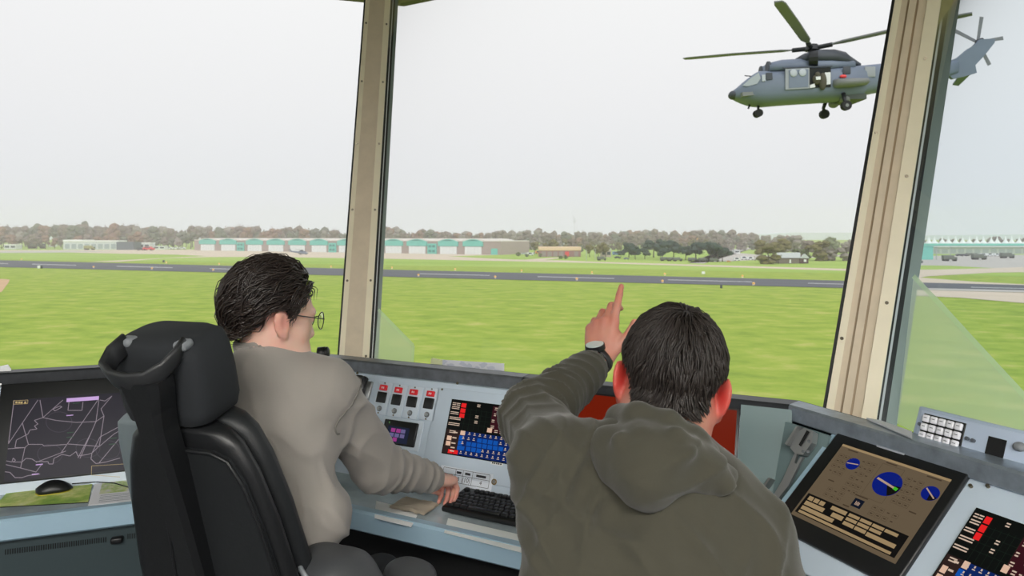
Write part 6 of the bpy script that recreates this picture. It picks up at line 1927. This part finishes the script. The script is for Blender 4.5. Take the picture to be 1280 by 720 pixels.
# glasses
M_WIRE = mat('spectacle_wire', (70, 72, 76), .3, metal=.8); M_LENS = glass_mat('spectacle_lens', (.99, .99, .99, 1), .4)
gl = MB()
for q in (-1, 1): gl.tube([H1.w(q * .079, -.01, .022), H1.w(q * .074, .06, .016), H1.w(q * .060, .106, .012)], .0014, 6)
gl.tube([H1.w(-.010, .116, .012), H1.w(0, .120, .015), H1.w(.010, .116, .012)], .0013, 6)
gf = gl.build('glasses_frame', M_WIRE, LMN)
for q in (-1, 1):
    ring = [H1.w(q * .034 + .0235 * math.cos(a), .112 - .006 * abs(math.cos(a)) * (1 if q * math.cos(a) > 0 else -.4), .006 + .0215 * math.sin(a)) for a in [2 * math.pi * k / 24 for k in range(24)]]
    MB().tube(ring + ring[:2], .0013, 6).build('lens_rim', M_WIRE, gf)
    MB().poly(ring).build('lens', M_LENS, gf)

# ------------------------------------------------------------------ the standing man in olive, pointing
rm_base = Vector((.22, .74, 0))
RMN = empty('person', rm_base, 'dark haired man in an olive hoodie pointing out of the window with one hand', 'person')
H2 = Head(U(838, 487, 1.13), math.radians(12), math.radians(-20), math.radians(8), .97)
c7 = U(815, 556, 1.065)
sL, sR = U(698, 586, 1.06), U(928, 682, 1.03)
eL, wL = U(667, 522, 1.27), U(745, 454, 1.475)
eR, wR = U(990, 850, 1.10), U(962, 830, 1.36)
pv = Vector((.22, .78, CAMZ - .84))
yw = math.radians(4); rt = Vector((math.cos(yw), -math.sin(yw), -.10)).normalized(); fw = Vector((math.sin(yw), math.cos(yw), 0))
sp2_ = (c7 - pv).normalized(); RT = frame3(rt, sp2_.cross(rt).normalized(), sp2_)
chest = c7 + (pv - c7) * .36 + fw * .05; waist = c7 + (pv - c7) * .72 + fw * .03
def torso2(F, off):
    F.ell(chest, (.165 + off, .115 + off, .20 + off), RT, .05)
    F.ell(waist, (.150 + off, .110 + off, .20 + off), RT, .06)
    F.ell(pv, (.16 + off, .12 + off, .13 + off), RT, .05)
    for S in (sL, sR): F.cone(c7 - sp2_ * .035 + fw * .02, S, .056 + off, .056 + off, .05)
hR2, hL2 = pv + rt * .09, pv - rt * .09
kR2, kL2 = Vector((.33, .84, .50)), Vector((.10, .84, .50)); fR2, fL2 = Vector((.34, .74, .085)), Vector((.09, .74, .085))
fn = .0034
F = Field((axis(-.08, .66, .012, [(.12, .40, fn)]), axis(.56, 1.66, .012, [(1.0, 1.25, fn), (1.42, 1.63, fn)]), axis(.0, 1.72, .02, [(1.34, 1.69, fn), (1.2, 1.34, .012), (.8, 1.0, .012)])))
H2.field(F, c7)
torso2(F, -.012)
F.cone(sL, eL, .046, .038, .02); F.cone(eL, wL, .038, .0265, .015)
F.cone(sR, eR, .046, .038, .02); F.cone(eR, wR, .038, .0265, .015)
h2_ = Hand(wL + (wL - eL).normalized() * .012, (.165, .42, .90), (-.50, -.72, .42), True, 1.0)
h2_.field(F, [(.04, .05, .03), (.42, .75, .35), (.55, .75, .4), (.62, .7, .4)], [(.020, .016, -.008), (.046, .044, -.012), (.064, .066, -.010), (.074, .088, -.004)], spread=(.06, .02, -.03, -.08))
h3_ = Hand(wR, (-.1, .9, -.2), (0, .2, 1), False)
h3_.field(F, [(.3, .3, .2)] * 4, [(.02, .016, -.008), (.042, .046, -.016), (.052, .074, -.022), (.054, .096, -.026)])
legs(F, None, (hR2, hL2), (kR2, kL2), (fR2, fL2), (.075, .055, .042))
me, V = field_mesh('body', F, 1)
finish(me, 'body', M_SKIN2, RMN, np.clip(H2.blush(V) * 1.1 + h2_.blush(V) * .3, 0, 1))
F = Field((axis(-.1, .56, .014), axis(.52, 1.05, .014), axis(.02, 1.06, .014)))
F.ell(pv, (.17, .13, .12), RT, .04); legs(F, None, (hR2, hL2), (kR2, kL2), (fR2 + Vector((0, 0, .03)), fL2 + Vector((0, 0, .03))), (.092, .072, .068))
me, V = field_mesh('trousers', F, 1); finish(me, 'trousers', M_TROUS, RMN)
for f in (fR2, fL2):
    F = Field((axis(f.x - .1, f.x + .12, .01), axis(f.y - .15, f.y + .3, .01), axis(-.05, .2, .01)))
    F.cone(f - fw * .04 - Vector((0, 0, .04)), f + fw * .17 - Vector((0, 0, .05)), .044, .036, .02); F.cone(f, f + Vector((0, 0, .05)), .045, .045, .02)
    me, V = field_mesh('shoe', F, 1); finish(me, 'shoe', M_SHOE, RMN)
# hoodie
g = .0055
F = Field((axis(-.12, .64, g), axis(.58, 1.52, g), axis(.82, 1.56, g)))
torso2(F, .016)
cuffp = wL - (wL - eL) * .16
F.cone(sL, eL, .070, .060, .035); F.cone(eL, cuffp, .060, .043, .02)
F.cone(sR, eR, .072, .062, .035); F.cone(eR, wR, .060, .045, .02)
F.cone(c7 - sp2_ * .05, c7 - sp2_ * .012, .088, .068, .03)
F.cone(sL, U(712, 770, .97), .062, .092, .05)
F.cone(sR, U(940, 780, .98), .050, .065, .05)
F.cone(c7 + sp2_ * .03, H2.w(0, -.01, -.02), .056, .052, .01, True)
fa = (cuffp - eL).normalized(); ua = (eL - sL).normalized()
me, V = field_mesh('hoodie', F, 2, folds([
    (eL, ua, .038, 0.0180, .10, 1), (eL + (cuffp - eL) * .55, fa, .034, 0.0150, .10, 2), (sL + (eL - sL) * .4, (.7, .1, .6), .05, 0.0211, .11, 3), (sL + Vector((.05, -.05, -.02)), (.8, .1, -.5), .055, 0.0316, .10, 13),
    (sL + Vector((.02, -.06, -.16)), (.6, .2, .75), .075, 0.0316, .17, 4), (chest - fw * .12 + rt * .05, (.35, .2, .9), .12, .006, .22, 5), (sR + Vector((.0, -.02, -.14)), (.7, .1, -.6), .08, 0.0175, .16, 6), (waist - fw * .1, (.2, 0, 1), .08, 0.0175, .2, 7), (U(725, 625, .99), (.8, .1, -.55), .085, .022, .11, 41), (U(690, 690, .98), (.85, .1, .35), .075, .018, .12, 42), (U(935, 680, .98), (.7, .1, .6), .08, .018, .11, 43), (U(820, 690, .93), (.15, .1, 1), .11, .010, .16, 44)], .0022))
ho = finish(me, 'hoodie', M_OLIVE, RMN)
# hood lying on the back and round the neck
g = .005
F = Field((axis(.02, .50, g), axis(.86, 1.30, g), axis(1.16, 1.52, g)))
A = [U(768, 534, 1.145), U(776, 524, 1.085), U(798, 521, 1.03), U(836, 532, 1.005), U(870, 555, 1.015), U(893, 580, 1.06), U(900, 592, 1.12)]
for a, b in zip(A, A[1:]): F.cone(a, b, .022, .022, .010)
Bp = [U(742, 566, 1.08), U(762, 558, 1.02), U(800, 556, .985), U(842, 563, .965), U(880, 585, .98), U(908, 606, 1.03)]
for a, b in zip(Bp, Bp[1:]): F.cone(a, b, .028, .028, .018)
F.cone(U(772, 585, .985), U(808, 596, .955), .030, .040, .03); F.cone(U(808, 590, .955), U(868, 588, .975), .042, .026, .03)
F.cone(U(812, 606, .957), U(818, 614, .958), .026, .018, .025)
# folds of the hood: ridges with valleys between
F.cone(U(776, 552, .968), U(798, 608, .930), .016, .017, .006)
F.cone(U(856, 566, .938), U(812, 612, .926), .016, .015, .006)
F.cone(U(846, 545, .955), U(902, 602, .970), .017, .019, .006)
F.cone(U(800, 545, .965), U(850, 556, .950), .012, .010, .006)
me, V = field_mesh('hood', F, 1, folds([(U(800, 575, .96), (.5, .2, 1), .05, .008, .10, 21), (U(860, 575, .97), (-.4, .2, 1), .045, 0.0090, .08, 22)], .001))
finish(me, 'hood', M_OLIVE, ho)
# cuff
F = Field((axis(.08, .28, .005), axis(1.32, 1.52, .005), axis(1.38, 1.56, .005))); F.cone(cuffp - fa * .03, cuffp + fa * .012, .043, .040, .008); F.cone(cuffp + fa * .02, cuffp + fa * .08, .031, .031, .004, True)
me, V = field_mesh('cuff', F, 1, folds([(cuffp, fa, .016, 0.0030, .1, 3)])); finish(me, 'cuff', M_OLIVE, ho)
# wrist watch
wc = wL + fa * .008; ax_ = fa
dz_ = (Vector((-.60, -.80, .50)) - ax_ * Vector((-.60, -.80, .50)).dot(ax_)).normalized(); dx_ = ax_.cross(dz_)
rings = []
for k in range(33):
    a = 2 * math.pi * k / 32; d = dz_ * math.cos(a) + dx_ * math.sin(a)
    r0, r1 = .0285, .0315
    rings.append([wc + d * r0 - ax_ * .010, wc + d * r0 + ax_ * .010, wc + d * r1 + ax_ * .010, wc + d * r1 - ax_ * .010])
wt = MB().loft(rings, None, True, False).build('watch_strap', mat('watch_strap_black', (24, 25, 27), .55), RMN)
p = wc + dz_ * .030
case = MB().cyl(p, p + dz_ * .010, .0225, 28, r2=.0215).build('watch_case', mat('watch_case', (40, 42, 44), .3, metal=.6), wt)
MB().cyl(p + dz_ * .0098, p + dz_ * .0112, .0195, 28).build('watch_dial', mat('watch_dial', (206, 222, 220), .12, spec=.8), wt)
# short hair from the crown
def lim2(a):
    a = math.degrees(abs((a + math.pi) % (2 * math.pi) - math.pi))
    T = [(0, 38), (40, 36), (60, 26), (80, 14), (98, 3), (113, -4), (122, -36), (145, -66), (180, -70)]
    for (x, y), (x2, y2) in zip(T, T[1:]):
        if x <= a <= x2: return math.radians(y + (y2 - y) * (a - x) / (x2 - x))
hair('hair', RMN, H2, M_HAIR2, (.10, -.55, .80), lim2, 4200, .50, .012, .10, .0019, 9, stop=lambda a: lim2(a) - .22, clump=.22, npt=6)
# ------------------------------------------------------------------ the operator chair
M_LEATH = mat('black_leather', (24, 25, 27), .42, spec=.45, bump=(150, .18, .002))
M_LEATH2 = mat('black_leather_soft', (30, 32, 34), .5, spec=.4, bump=(150, .2, .002))
M_SIDE = mat('pale_grey_side', (104, 114, 118), .5, bump=(150, .2, .002))  # paler and greyer than the rest of the chair
M_FABH = mat('headrest_fabric', (30, 33, 37), .85, bump=(500, .3, .001))
M_HANDLE = mat('handle_plastic', (40, 41, 43), .5)
M_ARMP = mat('armrest_grey', (66, 68, 71), .55, bump=(200, .2, .001))
M_CHROME = mat('chrome_leg', (190, 192, 194), .15, metal=1.0)
Ob = Vector((-.600, 1.560, .75)); ca = Vector((-.083, -.252, .964)).normalized(); cr = Vector((.954, -.30, 0)).normalized(); cf = -(cr.cross(ca)).normalized()
def K(x, y, z): return Ob + cr * x + cf * y + ca * z
fh = Vector((.30, .954, 0)).normalized()
seatc = Vector((Ob.x, Ob.y, 0)) + fh * .22
CH = empty('operator_chair', seatc, 'high backed black leather operator chair with a loop handle behind the headrest', 'chair')
def rrect(hw, y0, y1, z, n=5, r=.03):
    pts = []; cx = max(hw - r, .001); cyc = (y0 + y1) / 2; hy = (y1 - y0) / 2; ry = min(r, hy * .98); cy = hy - ry
    for sx_, sy_, a0 in ((1, 1, 0), (-1, 1, 90), (-1, -1, 180), (1, -1, 270)):
        for k in range(n):
            a = math.radians(a0 + 90 * k / (n - 1)); pts.append(K(sx_ * cx + r * math.cos(a), cyc + sy_ * cy + ry * math.sin(a), z))
    return pts
def back_shell(prof, y0, y1, bulge=0):
    return MB().loft([rrect(hw, y0 + b, y1 + b, z, r=min(.035, hw * .5)) for z, hw, b in prof])
PROF = [(-.06, .17, 0), (.0, .205, 0), (.15, .212, 0), (.30, .205, .0), (.45, .185, 0), (.56, .160, 0), (.62, .135, 0), (.645, .11, 0), (.655, .08, 0)]
back_shell([(z, w, 0) for z, w, _ in PROF], -.045, .0).build('back_shell', M_LEATH, CH)
back_shell([(z + .005, w - .004, 0) for z, w, _ in PROF], .0, .055).build('back_cushion', M_LEATH2, CH)
bol = [(-.02, -.150, -.225), (.15, -.155, -.232), (.32, -.150, -.232), (.48, -.140, -.226), (.58, -.130, -.220), (.625, -.125, -.210), (.640, -.13, -.190)]
rr_ = []
for z, xa, xb in bol:
    c_, w_ = (xa + xb) / 2, abs(xa - xb) / 2
    rr_.append([K(c_ + w_ * math.copysign(abs(math.cos(a)) ** .6, math.cos(a)), .035 + .045 * math.copysign(abs(math.sin(a)) ** .6, math.sin(a)), z) for a in [2 * math.pi * k / 20 for k in range(20)]])
MB().loft(rr_).build('side_bolster', M_SIDE, CH)
# raised panel with piping on the back
pan = [(-.03, .12), (.0, .150), (.15, .160), (.30, .152), (.45, .132), (.55, .110), (.60, .085), (.615, .05)]
off = .035
pts = [K(off + w, -.046, z) for z, w in pan] + [K(off - w * .75, -.046, z) for z, w in reversed(pan)]
bp_ = MB().prism([p - cf * .010 for p in pts], cf * .012).build('back_panel', M_LEATH2, CH)
MB().tube([p - cf * .010 for p in pts] + [pts[0] - cf * .010], .0042, 6).build('piping', M_LEATH, bp_)
# headrest
HP = [(.655, .080), (.665, .100), (.69, .110), (.75, .113), (.80, .110), (.826, .100), (.838, .080)]
def hrect(w, z, y0, y1):
    return [p - cr * .026 for p in rrect(w, y0, y1, z, 6, .035)]
MB().loft([hrect(w, z, -.05 + (0.012 if i in (0, 6) else 0), .075 - (0.012 if i in (0, 6) else 0)) for i, (z, w) in enumerate(HP)]).build('headrest', M_FABH, CH)
# loop handle and spine
LP = [(-.066, -.040, .832), (-.074, -.070, .818), (-.066, -.096, .802), (-.038, -.108, .792), (0, -.110, .788), (.034, -.104, .790), (.058, -.086, .802), (.068, -.062, .818), (.066, -.036, .830)]
rings = []
for i, p in enumerate(LP):
    p = (p[0] - .012, p[1], p[2]); c = K(*p); t = (K(*LP[min(i + 1, len(LP) - 1)]) - K(*LP[max(i - 1, 0)])).normalized(); sd = t.cross(ca).normalized()
    up = (ca + sd * .25).normalized(); h = .020; w = .007
    rings.append([c + up * h + sd * w * .6, c + up * h - sd * w * .6, c + up * h * .7 - sd * w, c - up * h * .7 - sd * w, c - up * h - sd * w * .6, c - up * h + sd * w * .6, c - up * h * .7 + sd * w, c + up * h * .7 + sd * w])
hd = MB().loft(rings).build('handle_loop', M_HANDLE, CH)
for x in (-.078, .055): MB().bbox(K(x, -.035, .833), (.03, .03, .02), .008, frame3(cr, cf, ca)).build('handle_mount', M_GREYP, hd)
sp_ = [(.785, .046, -.114), (.76, .042, -.112), (.72, .032, -.110), (.68, .027, -.110), (.5, .027, -.10), (.25, .028, -.09), (0, .03, -.08), (-.2, .03, -.06)]
rings = []
for z, w, y in sp_:
    rings.append([K(w, y + .012, z), K(w * .7, y, z), K(-w * .7, y, z), K(-w, y + .012, z), K(-w, y + .05, z), K(w, y + .05, z)])
MB().loft(rings, smooth=False).build('spine', M_LEATH, CH)
# seat, column, foot
Rs = frame3(Vector((fh.y, -fh.x, 0)), fh, Vector((0, 0, 1)))
MB().bbox(seatc + Vector((0, 0, .685)), (.50, .48, .10), .04, Rs, seg=4).build('seat', M_LEATH2, CH)
MB().bbox(seatc + Vector((0, 0, .62)), (.30, .30, .04), .01, Rs).build('seat_plate', M_BLACKP, CH)
MB().bbox(Vector((Ob.x, Ob.y, .68)) - fh * .02, (.09, .12, .07), .015, Rs).build('back_bracket', M_BLACKP, CH)
MB().cyl(seatc + Vector((0, 0, .08)), seatc + Vector((0, 0, .60)), .03, 16, r2=.025).build('column', M_CHROME, CH)
MB().tube([seatc + Vector((.22 * math.cos(a), .22 * math.sin(a), .26)) for a in [2 * math.pi * k / 28 for k in range(29)]], .011, 8).build('foot_ring', M_CHROME, CH)
for k in range(4):
    a = math.pi / 2 * k + .3; MB().tube([seatc + Vector((.03 * math.cos(a), .03 * math.sin(a), .26)), seatc + Vector((.22 * math.cos(a), .22 * math.sin(a), .26))], .008, 6).build('ring_spoke', M_CHROME, CH)
for k in range(5):
    a = 2 * math.pi * k / 5 + .2; d = Vector((math.cos(a), math.sin(a), 0))
    lg = MB().tube([seatc + Vector((0, 0, .10)), seatc + d * .15 + Vector((0, 0, .095)), seatc + d * .29 + Vector((0, 0, .065))], [.03, .024, .018], 8).build('leg', M_BLACKP, CH)
    q = seatc + d * .29; s_ = d.cross(Vector((0, 0, 1)))
    MB().cyl(q + Vector((0, 0, .028)) - s_ * .022, q + Vector((0, 0, .028)) + s_ * .022, .028, 14).build('caster', M_BLACKP, lg)
# right armrest, seen from behind, with its separate hand rest; the other one hidden by the back
for side_ in (1, -1):
    base = seatc + cr * (.29 * side_)
    MB().tube([base + Vector((0, 0, .64)), base + cr * .03 * side_ + Vector((0, 0, .80)), base + cr * .03 * side_ - fh * .05 + Vector((0, 0, .96))], .022, 8).build('arm_post', M_BLACKP, CH)
def pad(path, rad, name, flat=.55):
    F = Field((axis(min(p.x for p in path) - .12, max(p.x for p in path) + .12, .007), axis(min(p.y for p in path) - .12, max(p.y for p in path) + .12, .007), axis(min(p.z for p in path) - .12, max(p.z for p in path) + .12, .007)))
    for a, b, ra, rb in zip(path, path[1:], rad, rad[1:]): F.cone(a, b, ra, rb, .03, False, (Vector((0, 0, 1)), 1 / flat))
    me, V = field_mesh(name, F, 2); return finish(me, name, M_ARMP, CH)
ap = pad([U(402, 704, 1.50), U(428, 716, 1.46), U(462, 752, 1.42)], [.062, .066, .06], 'armrest_pad', .62)
MB().tube([U(376, 684, 1.47), U(372, 694, 1.45), U(376, 712, 1.43), U(392, 735, 1.41)], .006, 8).build('pad_piping', M_GREYP, ap)
pad([U(505, 716, 1.62), U(516, 722, 1.60), U(500, 760, 1.52)], [.050, .050, .045], 'hand_rest', .62)
o2 = -2 * (seatc + cr * 0).x
lp_ = seatc - cr * .30 + Vector((0, 0, .985))
pad([lp_ - fh * .12, lp_ + fh * .06, lp_ + fh * .16], [.045, .05, .045], 'armrest_pad', .55)
